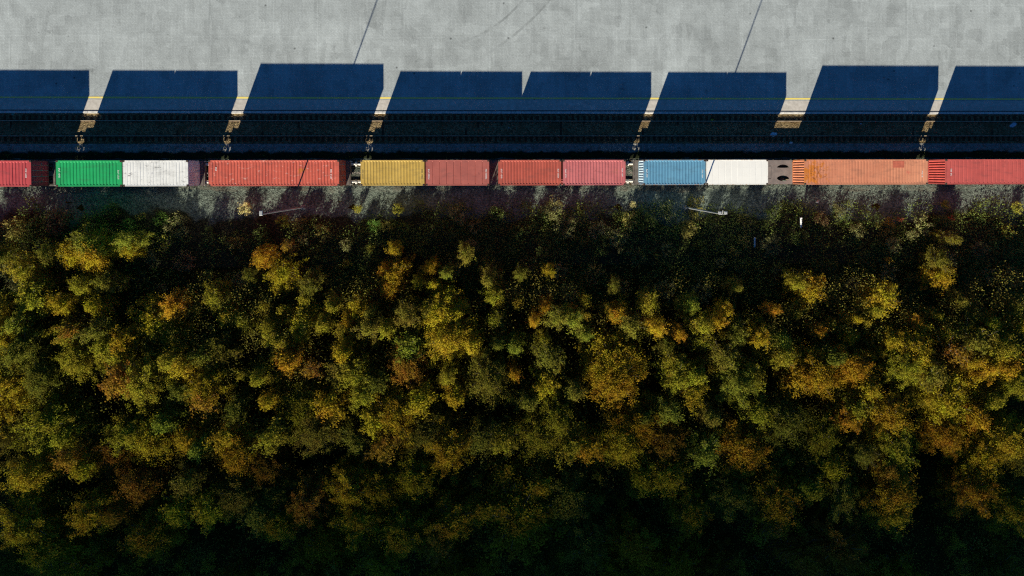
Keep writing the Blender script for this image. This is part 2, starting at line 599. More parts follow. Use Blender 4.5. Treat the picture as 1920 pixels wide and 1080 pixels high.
def container(x0, length, height, body, roof, label, group='containers on the train', pitch=0.30, depth=0.030, gw=0.11, slope=0.035,
              west=None, east=None, marks=(), door_east=True, mark_mat=None, frame=None, yc=0.0):
    L, W, H = length, 2.438, height
    e = empty("shipping_container", (x0 + L / 2, yc, BASE_Z))
    tag(e, label, "container", group)
    hx, hy = L / 2, W / 2
    frame = frame or body
    west = west or body
    east = east or body
    # frame: corner posts and rails
    f = MB()
    for sx in (-1, 1):
        for sy in (-1, 1):
            f.box(min(sx * hx, sx * (hx - .12)), max(sx * hx, sx * (hx - .12)), min(sy * hy, sy * (hy - .10)), max(sy * hy, sy * (hy - .10)), 0.12, H - 0.12)
    for sy in (-1, 1):
        a, b = sorted((sy * hy, sy * (hy - 0.055)))
        f.box(-hx + .18, hx - .18, a, b, H - 0.085, H - 0.004, 0, 0.008)
        f.box(-hx + .18, hx - .18, a, b, 0.0, 0.15)
    for sx in (-1, 1):
        a, b = sorted((sx * hx, sx * (hx - 0.07)))
        f.box(a, b, -hy + .165, hy - .165, H - 0.13, H - 0.006, 0, 0.008)
        f.box(a, b, -hy + .165, hy - .165, 0.0, 0.14)
    f.build("frame", frame, e)
    # roof with cross corrugation that stops short of the rails
    pr = profile(-hx + 0.30, hx - 0.30, pitch, depth, gw, slope)
    pr = [(-hx + 0.071, 0.0), (-hx + 0.16, 0.0)] + pr + [(hx - 0.16, 0.0), (hx - 0.071, 0.0)]
    rows = [(-hy + .056, 0), (-hy + .125, 0), (-hy + .185, 1), (-0.4, 1), (0.4, 1), (hy - .185, 1), (hy - .125, 0), (hy - .056, 0)]
    rr = random.Random(int(x0 * 100))
    sag = [rr.uniform(-0.008, 0.004) for _ in pr]
    v, fc = [], []
    for yy, k in rows:
        for i, (s, d) in enumerate(pr):
            inner = 1.0 if abs(yy) < 0.5 else 0.0
            v.append((s, yy, H - 0.012 + k * d + inner * (sag[i] + 0.006)))
    np_ = len(pr)
    for j in range(len(rows) - 1):
        for i in range(np_ - 1):
            a = j * np_ + i
            fc.append((a, a + 1, a + np_ + 1, a + np_))
    r = MB()
    r.add(v, fc)
    r.build("roof", roof, e)
    # corrugated sides
    for sy in (-1, 1):
        pr = profile(-hx + 0.121, hx - 0.121, 0.275, 0.036, 0.075, 0.068)
        v = [(s, sy * (hy - 0.010 + d), z) for z in (0.15, H - 0.085) for s, d in pr]
        k = len(pr)
        q = MB()
        q.add(v, [(i, i + 1, k + i + 1, k + i) for i in range(k - 1)])
        q.build("side_wall", body, e)
    # one corrugated end, one pair of doors
    s_wall, s_door = (-1, 1) if door_east else (1, -1)
    pr = profile(-hy + 0.101, hy - 0.101, 0.248, 0.045, 0.075, 0.05)
    v = [(s_wall * (hx - 0.010 + d), s, z) for z in (0.14, H - 0.13) for s, d in pr]
    k = len(pr)
    q = MB()
    q.add(v, [(i, i + 1, k + i + 1, k + i) for i in range(k - 1)])
    q.build("end_wall", west if s_wall < 0 else east, e)
    for sy in (-1, 1):
        d = MB()
        ya, yb = sorted((sy * 0.006, sy * (hy - 0.105)))
        xa, xb = sorted((s_door * (hx - 0.075), s_door * (hx - 0.03)))
        d.box(xa, xb, ya, yb, 0.15, H - 0.14, 0, 0.0)
        for z in np.linspace(0.35, H - 0.45, 5):
            xc, xd = sorted((s_door * (hx - 0.03), s_door * (hx - 0.012)))
            d.box(xc, xd, ya + .08, yb - .08, z, z + 0.22)
        do = d.build("door", east if s_door > 0 else west, e)
        for yy in (0.28, 0.80):
            b = MB()
            xx = s_door * (hx + 0.012)
            b.tube((xx, sy * yy, 0.10), (xx, sy * yy, H - 0.08), 0.018, n=8)
            b.box(xx - 0.015, xx + 0.02, sy * yy - 0.02, sy * yy + 0.22, 1.05, 1.09)
            b.build("lock_bar", SEAL, do)
    fl = MB()
    fl.box(-hx + .13, hx - .13, -hy + .10, hy - .10, 0.02, 0.13)
    fl.build("floor", FLOOR_WOOD, e)
    # corner castings
    for sx in (-1, 1):
        for sy in (-1, 1):
            for z in (0.0, H - 0.118):
                c = MB()
                xa, xb = sorted((sx * (hx + .002), sx * (hx - .178)))
                ya, yb = sorted((sy * (hy + .002), sy * (hy - .162)))
                c.box(xa, xb, ya, yb, z, z + 0.118, 0, 0.012)
                hxm, hym = (xa + xb) / 2, (ya + yb) / 2
                if z > 0:
                    c.box(hxm - .055, hxm + .055, hym - .03, hym + .03, z + 0.119, z + 0.1215, 1)
                c.build("corner_casting", [CASTING, grainy_dark], e)
    # painted number: short strokes reading along the roof end, too small to read
    for (mx, my, n, ln) in marks:
        k = MB()
        rr = random.Random(n * 31 + int(mx * 10))
        yy = my
        for i in range(n):
            if i in (4, 11):
                yy -= 0.09
            w = rr.uniform(0.045, 0.075)
            z = H - 0.0045 + 0.006
            xa, xb = mx - ln / 2, mx + ln / 2
            k.box(xa, xb, yy - 0.022, yy, z - 0.004, z)
            if rr.random() < 0.7:
                k.box(xa, xa + 0.03, yy - w, yy - 0.023, z - 0.004, z - 0.0008)
            if rr.random() < 0.7:
                k.box(xb - 0.03, xb, yy - w, yy - 0.023, z - 0.004, z - 0.0008)
            yy -= w + 0.03
        # a flat band of the roof carries the strokes
        k.build("roof_number", mark_mat or MARKING, e)
    return e


grainy_dark = grainy("casting_hole", (0.006, 0.006, 0.006), (0.012, 0.012, 0.012))
S20, S40, HC, STD = 6.058, 12.192, 2.896, 2.591

red1 = paint("crimson_paint", (0.45, 0.062, 0.068), (0.39, 0.05, 0.058), seed=1, rust=0.0, streak=0.3)
container(-44.116 - S40, S40, STD, red1, red1, "crimson container cut by the edge, in front of the green container", pitch=0.30,
          marks=[(5.62, 0.45, 9, 0.12)], east=paint("shade_lifted_crimson_door", (0.72, 0.055, 0.085), seed=1.5))  # door red brightened in its colour to offset the shade between containers
green = paint("green_paint", (0.01, 0.335, 0.105), (0.008, 0.285, 0.088), seed=2, streak=0.15,
              stains=[(-1.5, 0.1, 0.9, 0.6, (0.010, 0.22, 0.085), 0.8, 0.46, 1.6)])
container(-41.840, S20, STD, green, green, "bright green container with a dark smudge on its roof", pitch=0.30, marks=[(-2.72, 0.50, 9, 0.13), (2.72, 0.30, 9, 0.13)])
white1 = paint("scuffed_white_paint", (0.7, 0.695, 0.68), (0.6, 0.6, 0.59), seed=3, rust=0.03, rust_c=(0.15, 0.12, 0.10), scuff=(0.22, 0.21, 0.21), scuff_amt=0.9,
               stains=[(0.3, 0.55, 1.2, 0.10, (0.10, 0.10, 0.10), 0.9, 0.44, 5.0), (-1.7, -0.5, 0.4, 0.25, (0.08, 0.08, 0.08), 0.9, 0.48, 6.0), (1.6, 0.1, 0.25, 0.2, (0.08, 0.08, 0.08), 0.9, 0.42, 6.0), (2.6, -0.8, 0.6, 0.4, (0.12, 0.11, 0.10), 0.8, 0.46, 5.0), (-2.6, 0.7, 0.6, 0.5, (0.12, 0.11, 0.10), 0.8, 0.48, 5.0), (-0.4, 0.0, 0.5, 0.4, (0.38, 0.38, 0.40), 0.7, 0.44, 2.2)])
container(-35.686, S20, STD, white1, white1, "white container with dark scuffs and dents on its roof, beside the green one",
          pitch=0.30, depth=0.016, gw=0.04, slope=0.025, door_east=False, east=paint("shade_lifted_white_end", (0.80, 0.80, 0.80), seed=3.5))  # east end white raised to make up for the shade in the gap
orange1 = paint("orange_red_paint", (0.5, 0.098, 0.066), (0.42, 0.078, 0.055), seed=4, streak=0.35,
                stains=[(2.55, 0.35, 0.75, 0.85, (0.42, 0.14, 0.02), 0.85, 0.42, 2.4), (5.4, -0.4, 0.5, 1.0, (0.62, 0.50, 0.46), 0.5, 0.50, 3.0),
                        (-5.6, 0, 0.5, 1.2, (0.60, 0.42, 0.36), 0.45, 0.50, 4.0)],
                scuff=(0.72, 0.55, 0.48), scuff_amt=0.5)
container(-27.607, S40, HC, orange1, orange1, "long orange red container with a brown rust smudge on its roof", pitch=0.29,
          marks=[(5.35, 0.35, 9, 0.13), (-5.40, 0.55, 4, 0.13)])
yellow = paint("ochre_paint", (0.47, 0.31, 0.075), (0.41, 0.265, 0.06), seed=5, streak=0.2,
               stains=[(-1.7, -0.6, 1.0, 0.5, (0.33, 0.20, 0.05), 0.7, 0.46, 2.0)])
container(-13.461, S20, STD, yellow, yellow, "mustard yellow container beside the dusty rose one", pitch=0.295, marks=[(-2.82, 0.30, 9, 0.11), (2.80, 0.30, 9, 0.11)], mark_mat=MARK_DARK)
pink1 = paint("dusty_rose_paint", (0.36, 0.098, 0.08), (0.31, 0.084, 0.07), seed=6, streak=0.15, rust=0.01, rust_c=(0.13, 0.05, 0.04),
              stains=[(1.95, -0.3, 0.5, 0.8, (0.16, 0.05, 0.045), 0.8, 0.50, 3.0)])
container(-7.279, S20, STD, pink1, pink1, "dusty rose container with wide flat roof panels beside the mustard one", pitch=0.65, depth=0.03, gw=0.035, slope=0.02,
          marks=[(-2.74, 0.35, 10, 0.12), (2.74, 0.35, 10, 0.12)])
red3 = paint("faded_red_paint", (0.4, 0.082, 0.058), (0.34, 0.068, 0.048), seed=7, streak=0.2)
container(-0.349, S20, STD, red3, red3, "faded brick red container in the middle of the train", pitch=0.295, marks=[(-2.72, 0.35, 9, 0.12), (2.74, 0.35, 9, 0.12)])
pink2 = paint("rusty_pink_paint", (0.47, 0.13, 0.135), (0.4, 0.105, 0.11), seed=8, streak=0.25, rust=0.045, rust_c=(0.24, 0.075, 0.05),
              stains=[(0.2, 0.1, 1.3, 0.45, (0.25, 0.06, 0.06), 0.75, 0.46, 3.2), (2.0, 0.1, 1.0, 0.6, (0.33, 0.12, 0.07), 0.6, 0.47, 2.5)])
container(5.870, S20, STD, pink2, pink2, "pink container with ring shaped rust stains beside the blue container", pitch=0.295,
          marks=[(-2.76, 0.30, 8, 0.10), (2.72, 0.40, 8, 0.10)])
blue = paint("pale_blue_paint", (0.105, 0.265, 0.4), (0.09, 0.235, 0.365), seed=9, streak=0.15, rust=0.02, rust_c=(0.36, 0.22, 0.12))
blue_sunlit_end = paint("blue_sunlit_end_paint", (0.50, 0.62, 0.72), (0.44, 0.58, 0.70), seed=9.5, streak=0.1)  # blue paint lightened to carry the sun's brightness on the end wall
container(13.677, S20, STD, blue, blue, "pale blue container with a striped bright end wall", pitch=0.295, west=blue_sunlit_end,
          marks=[(-2.70, 0.30, 8, 0.12), (2.72, 0.25, 8, 0.10)], frame=paint("blue_rusty_frame", (0.20, 0.33, 0.44), seed=9.2, rust=0.13, rust_c=(0.42, 0.20, 0.07)))
white2 = paint("clean_white_paint", (0.76, 0.74, 0.71), (0.74, 0.72, 0.69), seed=10, streak=0.0, rust=0.0)
container(19.814, S20, STD, white2, white2, "clean bright white container beside the pale blue one", pitch=0.60, depth=0.004, gw=0.03, slope=0.03,
          frame=paint("white_rusty_frame", (0.74, 0.72, 0.68), seed=10.4, rust=0.10, rust_c=(0.42, 0.24, 0.12)))
orange2 = paint("salmon_paint", (0.53, 0.205, 0.118), (0.49, 0.18, 0.104), seed=11, streak=0.15, rust=0.0,
                stains=[(-5.6, 0.0, 2.2, 2.4, (0.50, 0.155, 0.022), 0.95, 0.38, 1.6), (-4.9, -0.2, 2.6, 2.2, (0.22, 0.065, 0.015), 0.9, 0.47, 5.0),
                        (-1.5, -0.6, 4.5, 2.0, (0.30, 0.09, 0.05), 0.8, 0.585, 3.0), (4.1, -0.1, 0.4, 0.3, (0.50, 0.11, 0.08), 0.6, 0.40, 3.0)],
                fade=(1.0, 6.0, (0.62, 0.27, 0.16), 0.5))
o2 = container(29.342, S40, HC, orange2, orange2, "long salmon orange container rusted at its west end", pitch=0.29, depth=0.02, gw=0.04, slope=0.03,
               west=paint("salmon_end_paint", (0.62, 0.23, 0.12), seed=11.5), marks=[(5.55, 0.10, 6, 0.12)])
pb = MB()
pb.box(2.62, 3.75, 0.42, 1.05, HC - 0.0095, HC - 0.004)
pb.build("repaired_patch", paint("red_patch_paint", (0.52, 0.13, 0.08), seed=12, streak=0.3, rust=0.03, rust_c=(0.40, 0.09, 0.06)), o2)
red4 = paint("rose_red_paint", (0.45, 0.085, 0.075), (0.39, 0.072, 0.064), seed=13, streak=0.2, rust=0.0,
             stains=[(-0.1, 0.8, 0.6, 0.5, (0.28, 0.05, 0.045), 0.8, 0.5, 3.0), (1.6, -0.7, 1.0, 0.4, (0.26, 0.045, 0.04), 0.8, 0.5, 3.0)])
container(43.330, S40, HC, red4, red4, "long rose red container cut by the edge, behind the salmon orange one", pitch=0.42, depth=0.02, gw=0.05, slope=0.03,
          west=paint("rose_red_end_paint", (0.56, 0.09, 0.075), seed=13.5), marks=[(-5.55, 0.30, 7, 0.12)])

# ------------------------------------------------------------------ flat wagons
WAGON = grainy("wagon_brown_steel", (0.085, 0.072, 0.066), (0.150, 0.125, 0.112), 2.5, 0.8)
WAGON_DECK = grainy("wagon_deck_plate", (0.10, 0.085, 0.08), (0.15, 0.13, 0.12), 1.6, 0.8)
STEEL = grainy("worn_wheel_steel", (0.10, 0.085, 0.075), (0.20, 0.17, 0.15), 5, 0.6, 0.4)
BUFFER = grainy("pale_buffer_steel", (0.42, 0.40, 0.37), (0.58, 0.56, 0.53), 5, 0.55, 0.4)
WARN = grainy("white_end_stripe", (0.7, 0.68, 0.65), (0.8, 0.78, 0.75), 5)


def wheelset_mb():
    b = MB()
    b.tube((0, -1.0, 0.46), (0, 1.0, 0.46), 0.075, n=10)
    for s in (-1, 1):
        y0 = s * 0.7525
        b.tube((0, y0 - 0.065, 0.46), (0, y0 + 0.065, 0.46), 0.46, n=28)
        b.tube((0, y0 - s * 0.066, 0.46), (0, y0 - s * 0.095, 0.46), 0.49, n=28)
        b.tube((0, s * 0.93, 0.46), (0, s * 1.12, 0.46), 0.13, n=12)
    return b


wheelset_me = wheelset_mb().mesh("wheelset", STEEL)


def bogie(parent, x, z0):
    bo = MB()
    for s in (-1, 1):
        yy = s * 1.0
        bo.box(-1.25, 1.25, yy - 0.06, yy + 0.06, 0.40, 0.58, 0, 0.02)
        bo.box(-0.35, 0.35, yy - 0.09, yy + 0.09, 0.28, 0.66, 0, 0.02)
        for q in (-0.9, 0.9):
            bo.box(q - 0.19, q + 0.19, yy - 0.10, yy + 0.10, 0.36, 0.63, 0, 0.03)
    bo.box(-0.24, 0.24, -0.93, 0.93, 0.50, 0.74, 0, 0.02)
    bo.tube((0, 0, 0.74), (0, 0, 0.84), 0.22, n=16)
    o = bo.build("bogie", WAGON, parent, (x, 0, z0))
    for q in (-0.9, 0.9):
        obj("wheelset", wheelset_me, o, (q, 0, 0))
    return o


def wagon(x0, x1, label, bogies, west_buf=True, east_buf=True, plates=(), platform_w=True, platform_e=True):
    xc = (x0 + x1) / 2
    zr = RAIL_Z
    e = empty("flat_wagon", (xc, 0, zr))
    tag(e, label, "wagon", "flat wagons of the train")
    a, b = x0 - xc, x1 - xc
    top = BASE_Z - zr - 0.012
    f = MB()
    for s in (-1, 1):
        ya, yb = sorted((s * 1.06, s * 1.22))
        f.box(a, b, ya, yb, 0.86, top, 0, 0.01)
        f.box(a, b, min(s * 1.0, s * 1.055), max(s * 1.0, s * 1.055), 0.86, 0.885)
    f.box(a, b, -0.24, 0.24, 0.80, top - 0.03, 0, 0.01)
    k = int((b - a) / 1.55)
    for i in range(k + 1):
        xx = a + 0.06 + (b - a - 0.12) * i / k
        f.box(xx - 0.06, xx + 0.06, 0.241, 1.059, 0.90, top - 0.01)
        f.box(xx - 0.06, xx + 0.06, -1.059, -0.241, 0.90, top - 0.01)
    f.build("chassis", WAGON, e)
    for (q0, q1) in plates:
        pl = MB()
        pl.box(q0 - xc, q1 - xc, -1.22, 1.22, top + 0.001, top + 0.011)
        pl.build("deck_plate", WAGON_DECK, e)
    for flag, xe, s in ((west_buf, a, -1), (east_buf, b, 1)):
        if not flag:
            continue
        hb = MB()
        xa, xb = sorted((xe, xe + s * 0.10))
        hb.box(xa, xb, -1.25, 1.25, 0.84, top + 0.02, 0, 0.01)
        hb.build("headstock", WAGON, e)
        for sy in (-1, 1):
            bf = MB()
            bf.tube((xe + s * 0.10, sy * 0.875, 1.02), (xe + s * 0.36, sy * 0.875, 1.02), 0.125, n=14)
            bf.tube((xe + s * 0.36, sy * 0.875, 1.02), (xe + s * 0.54, sy * 0.875, 1.02), 0.085, n=14)
            bf.tube((xe + s * 0.54, sy * 0.875, 1.02), (xe + s * 0.60, sy * 0.875, 1.02), 0.23, n=18)
            bf.build("buffer", BUFFER, e)
        cp = MB()
        cp.box(*sorted((xe + s * 0.10, xe + s * 0.34)), -0.07, 0.07, 0.92, 1.08, 0, 0.02)
        for q in (-0.09, 0.09):
            cp.tube((xe + s * 0.30, q, 1.0), (xe + s * 0.60, q * 0.6, 0.93), 0.028, n=8)
        cp.tube((xe + s * 0.34, -0.16, 0.99), (xe + s * 0.34, 0.16, 0.99), 0.035, n=8)
        cp.build("coupling", STEEL, e)
        hs = MB()
        pts = [(xe + s * 0.1, 0.42, 0.9), (xe + s * 0.25, 0.45, 0.72), (xe + s * 0.45, 0.44, 0.66), (xe + s * 0.6, 0.40, 0.7)]
        for q in range(3):
            hs.tube(pts[q], pts[q + 1], 0.03, n=8)
        hs.build("brake_hose", grainy_dark, e)
        st = MB()
        for sy in (-1, 1):
            st.tube((xe + s * 0.12, sy * 1.16, 0.35), (xe + s * 0.12, sy * 1.16, top + 0.25), 0.018, n=6)
        st.build("shunter_handrail", WARN, e)
    for bx in bogies:
        bogie(e, bx - xc, 0.0)
    return e


wagon(-57.0, -43.60, "flat wagon under the crimson container", [-55.2, -45.2])
wagon(-42.36, -29.24, "flat wagon under the green and scuffed white containers", [-40.7, -30.8], plates=[(-42.3, -41.5), (-29.7, -29.3)])
wagon(-28.00, -15.06, "flat wagon under the long orange red container", [-26.4, -16.6], plates=[(-15.6, -15.12)])
wagon(-13.82, 12.00, "long flat wagon under four containers from mustard yellow to pink", [-12.2, 10.5, -0.8], plates=[(-1.75, 0.2)])
w5 = wagon(13.25, 41.90, "long flat wagon under pale blue, white and salmon orange containers", [15.0, 27.6, 40.2], plates=[(13.30, 14.1)])
# deck plate between the white and the salmon container: a square outline and two pairs of rounded openings
m, n, l, p = new_mat("deck_plate_outlined")
t = NT(n, l)
co = t.coord()
nz = t.noise(co, 1.6, 5, 0.6)
xyz = t.sep(co)
c0 = t.mix(t.ramp(nz, 0.35, 0.65), (0.15, 0.122, 0.115), (0.20, 0.165, 0.155))
ax = t.math('ABSOLUTE', t.math('SUBTRACT', xyz[0], -0.75))
ay = t.math('ABSOLUTE', t.math('ADD', xyz[1], 0.0))
ring = t.math('MAXIMUM', t.math('MULTIPLY', ax, 2.0), ay)
c0 = t.mix(t.math('MULTIPLY', t.ramp(ring, 0.58, 0.60), t.ramp(ring, 0.66, 0.64)), c0, (0.03, 0.022, 0.02))
t.put(p.inputs['Base Color'], c0)
p.inputs['Roughness'].default_value = 0.8
DECK_OUT = m
dk = MB()
ZT = 0.02
cells = []
# plan outline cut by two leaf-shaped slots on its east half, built as strips
xs = np.linspace(-1.78, 1.78, 73)
for i in range(72):
    xa, xb = xs[i], xs[i + 1]
    xm = (xa + xb) / 2
    spans = [(-1.21, 1.21)]
    holes = []
    if 0.15 < xm < 1.45:
        q = (xm - 0.15) / 1.30
        hw = 0.29 * math.sin(math.pi * min(1, q * 1.05)) ** 0.6
        if hw > 0.02:
            holes = [(-0.62 - hw, -0.62 + hw), (0.48 - hw * 0.15, 0.48 + hw)]
    cur = [-1.21]
    for h0, h1 in sorted(holes):
        cur += [h0, h1]
    cur.append(1.21)
    for j in range(0, len(cur), 2):
        dk.add([(xa, cur[j], ZT), (xb, cur[j], ZT), (xb, cur[j + 1], ZT), (xa, cur[j + 1], ZT)], [(0, 1, 2, 3)])
        if j + 2 < len(cur):
            pass
dko = dk.build("deck_plate", DECK_OUT, w5, (27.61 - (13.25 + 41.90) / 2, 0, BASE_Z - RAIL_Z - 0.01))
wagon(43.15, 57.0, "flat wagon under the long rose red container", [44.8, 55.3])

# ------------------------------------------------------------------ lamp posts and small things on the ground
POLE = grainy("galvanised_pole", (0.18, 0.185, 0.19), (0.26, 0.265, 0.27), 3, 0.5, 0.4)
LAMP = grainy("lamp_housing", (0.28, 0.285, 0.29), (0.36, 0.365, 0.37), 6, 0.5, 0.4)
LENS = grainy("lamp_glass", (0.55, 0.56, 0.58), (0.65, 0.66, 0.68), 4, 0.2, 0.5)


def lamp_post(px, py, h, label, double):
    b = at(px, py, h)
    e = empty("lamp_post", (b.x, b.y, -0.36))
    tag(e, label, "lamp post", "lamp posts along the track")
    hh = h + 0.36
    p_ = MB()
    p_.tube((0, 0, 0), (0, 0, 0.5), 0.16, 0.16, 12)
    p_.tube((0, 0, 0.5), (0, 0, hh), 0.080, 0.042, 12)
    p_.build("pole", POLE, e)
    f = MB()
    f.box(-0.22, 0.22, -0.22, 0.22, -0.05, 0.06, 0, 0.02)
    for k in range(4):
        f.tube((0.16 * (1 if k % 2 else -1), 0.16 * (1 if k > 1 else -1), 0.06), (0.16 * (1 if k % 2 else -1), 0.16 * (1 if k > 1 else -1), 0.12), 0.02, n=6)
    f.build("base_flange", POLE, e)
    arm = MB()
    arm.tube((0, 0, hh - 0.05), (0, 0.35, hh + 0.06), 0.04, n=8)
    if double:
        arm.tube((-0.30, 0.02, hh - 0.1), (0.30, 0.02, hh - 0.1), 0.035, n=8)
    arm.build("bracket", POLE, e)
    for dx in ((-0.26, 0.24) if double else (0.0,)):
        hd = MB()
        hd.box(dx - 0.14, dx + 0.14, 0.02 if double else -0.1, 0.30 if not double else 0.26, hh, hh + 0.13, 0, 0.03)
        o = hd.build("lamp_head", LAMP, e)
        g = MB()
        g.box(dx - 0.13, dx + 0.13, 0.06, 0.22, hh - 0.012, hh - 0.002)
        g.build("lens", LENS, o)
    return e


lamp_post(490, 402, 12.0, "pale lamp post leaning out over the gravel below the orange red container", False)
lamp_post(1355, 402, 12.0, "pale lamp post with two lamp heads in the scrub below the clean white container", True)

WHITE_POST = grainy("white_post_paint", (0.50, 0.51, 0.52), (0.62, 0.63, 0.64), 5, 0.6)


def post(p0, p1, z0, z1, w, label):
    a, b = at(*p0, z0), at(*p1, z1)
    e = MB()
    d = (b - a)
    ln = d.length
    e.box(-w / 2, w / 2, -ln / 2, ln / 2, -0.05, 0.05, 0, 0.012)
    e.box(-w / 2 - 0.02, w / 2 + 0.02, ln / 2 - 0.16, ln / 2 - 0.02, 0.051, 0.062)
    o = e.build("marker_post", WHITE_POST)
    o.location = (a + b) / 2
    o.rotation_euler = Vector((0, 1, 0)).rotation_difference(d.normalized()).to_euler()
    return tag(o, label, "post", "white posts in the scrub")


post((1502, 426), (1502, 408), 0.3, 1.3, 0.16, "short bright white post tilted in the scrub below the salmon container")
post((1415, 463), (1415, 446), 0.2, 0.9, 0.13, "dim white post in the dark scrub below the clean white container")


def scrap(name, px, py, size, mat, label, cat, seed, z=-0.20, flat=0.25):
    rr = random.Random(seed)
    n = 9
    v = [(0, 0, size * flat)]
    for ring, hgt in ((0.55, 0.8), (1.0, 0.1)):
        for i in range(n):
            t_ = 2 * math.pi * i / n
            r = size * ring * rr.uniform(0.6, 1.15)
            v.append((r * math.cos(t_) * 1.3, r * math.sin(t_) * 0.8, size * flat * hgt * rr.uniform(0.3, 1.3)))
    f = [(0, 1 + i, 1 + (i + 1) % n) for i in range(n)]
    f += [(1 + i, 1 + n + i, 1 + n + (i + 1) % n, 1 + (i + 1) % n) for i in range(n)]
    v += [(x, y, -0.02) for x, y, z_ in v[1 + n:1 + 2 * n]]
    f += [(1 + n + i, 1 + 2 * n + i, 1 + 2 * n + (i + 1) % n, 1 + n + (i + 1) % n) for i in range(n)]
    b = MB()
    b.add(v, f)
    o = b.build(name, mat)
    o.location = at(px, py, z)
    o.rotation_euler = (0, 0, rr.uniform(-0.5, 0.5))
    return tag(o, label, cat)


yb = grainy("yellow_plastic", (0.75, 0.62, 0.03), (0.85, 0.72, 0.05), 6)
bl = grainy("blue_plastic_film", (0.30, 0.45, 0.55), (0.45, 0.62, 0.72), 9)
pl = grainy("pale_plastic", (0.6, 0.6, 0.6), (0.75, 0.75, 0.75), 9)
scrap("plastic_scrap", 1335, 225, 0.14, yb, "tiny yellow plastic scrap by the empty track's rail", "litter", 1)
scrap("plastic_scrap", 1450, 252, 0.38, bl, "pale blue plastic film lying along the rail above the white container", "litter", 2)
scrap("plastic_scrap", 1900, 234, 0.32, bl, "crumpled blue plastic sheet between the rails above the rose red container", "litter", 3)
scrap("plastic_scrap", 1483, 268, 0.16, pl, "white plastic scrap on the cinder strip above the salmon container", "litter", 4)
scrap("plastic_scrap", 954, 240, 0.09, pl, "tiny white scrap in the middle of the empty track", "litter", 5)
scrap("plastic_scrap", 1614, 232, 0.10, bl, "tiny blue scrap in the track above the salmon container", "litter", 6)
scrap("plastic_scrap", 24, 214, 0.16, grainy("green_rag", (0.10, 0.30, 0.24), (0.2, 0.4, 0.3), 8), "green rag by the kerb above the crimson container", "litter", 7)
scrap("boulder", 1533, 378, 0.19, grainy("pale_stone", (0.40, 0.39, 0.37), (0.58, 0.57, 0.55), 4), "pale boulder on the gravel below the salmon container", "rock", 8, -0.3, 0.8)

# ------------------------------------------------------------------ foliage
def leaf_material():
    m = bpy.data.materials.new("autumn_leaves")
    m.use_nodes = True
    n, l = m.node_tree.nodes, m.node_tree.links
    n.remove(n["Principled BSDF"])
    out = n["Material Output"]
    t = NT(n, l)
    oi = n.new("ShaderNodeObjectInfo")
    at_ = n.new("ShaderNodeAttribute")
    at_.attribute_name = "leaf_mix"
    q = at_.outputs['Fac']
    co = t.coord()
    hue = t.noise(t.mapping(co, (1, 1, 1), (3, 1, 2)), 0.9, 2, 0.5)
    hs = n.new("ShaderNodeHueSaturation")
    l.new(oi.outputs['Color'], hs.inputs['Color'])
    t.put(hs.inputs['Hue'], t.math('ADD', t.ramp(hue, 0.3, 0.7, 0.475, 0.520, False), t.math('MULTIPLY', t.math('SUBTRACT', q, 0.5), 0.030)))
    t.put(hs.inputs['Value'], t.math('ADD', 0.65, t.math('MULTIPLY', q, 0.7)))
    d = n.new("ShaderNodeBsdfDiffuse")
    tr = n.new("ShaderNodeBsdfTranslucent")
    l.new(hs.outputs[0], d.inputs[0])
    l.new(hs.outputs[0], tr.inputs[0])
    mx = n.new("ShaderNodeMixShader")
    mx.inputs[0].default_value = 0.46
    l.new(d.outputs[0], mx.inputs[1])
    l.new(tr.outputs[0], mx.inputs[2])
    l.new(mx.outputs[0], out.inputs[0])
    return m


LEAF = leaf_material()
BARK = grainy("grey_brown_bark", (0.10, 0.085, 0.065), (0.22, 0.19, 0.15), 6, 0.95, 0.1)


def leaf_mesh(name, cen, nrm, size, mixv, mat):
    """One mesh of many leaf-sized rhombic faces (numpy arrays in)."""
    N = len(cen)
    rs = np.random.RandomState(5)
    nrm = nrm / (np.linalg.norm(nrm, axis=1, keepdims=True) + 1e-9)
    ref = rs.normal(size=(N, 3))
    u = np.cross(nrm, ref)
    u /= np.linalg.norm(u, axis=1, keepdims=True) + 1e-9
    w = np.cross(nrm, u)
    s = size[:, None]
    V = np.empty((N, 4, 3))
    V[:, 0] = cen - u * s
    V[:, 1] = cen + w * s * 0.62 + nrm * s * 0.18
    V[:, 2] = cen + u * s
    V[:, 3] = cen - w * s * 0.62 + nrm * s * 0.18
    me = bpy.data.meshes.new(name)
    me.vertices.add(N * 4)
    me.vertices.foreach_set('co', V.reshape(-1))
    me.loops.add(N * 4)
    me.loops.foreach_set('vertex_index', np.arange(N * 4, dtype=np.int32))
    me.polygons.add(N)
    me.polygons.foreach_set('loop_start', np.arange(0, N * 4, 4, dtype=np.int32))
    me.polygons.foreach_set('loop_total', np.full(N, 4, dtype=np.int32))
    me.update(calc_edges=True)
    a = me.attributes.new("leaf_mix", 'FLOAT', 'FACE')
    a.data.foreach_set('value', mixv.astype(np.float32))
    me.materials.append(mat)
    return me


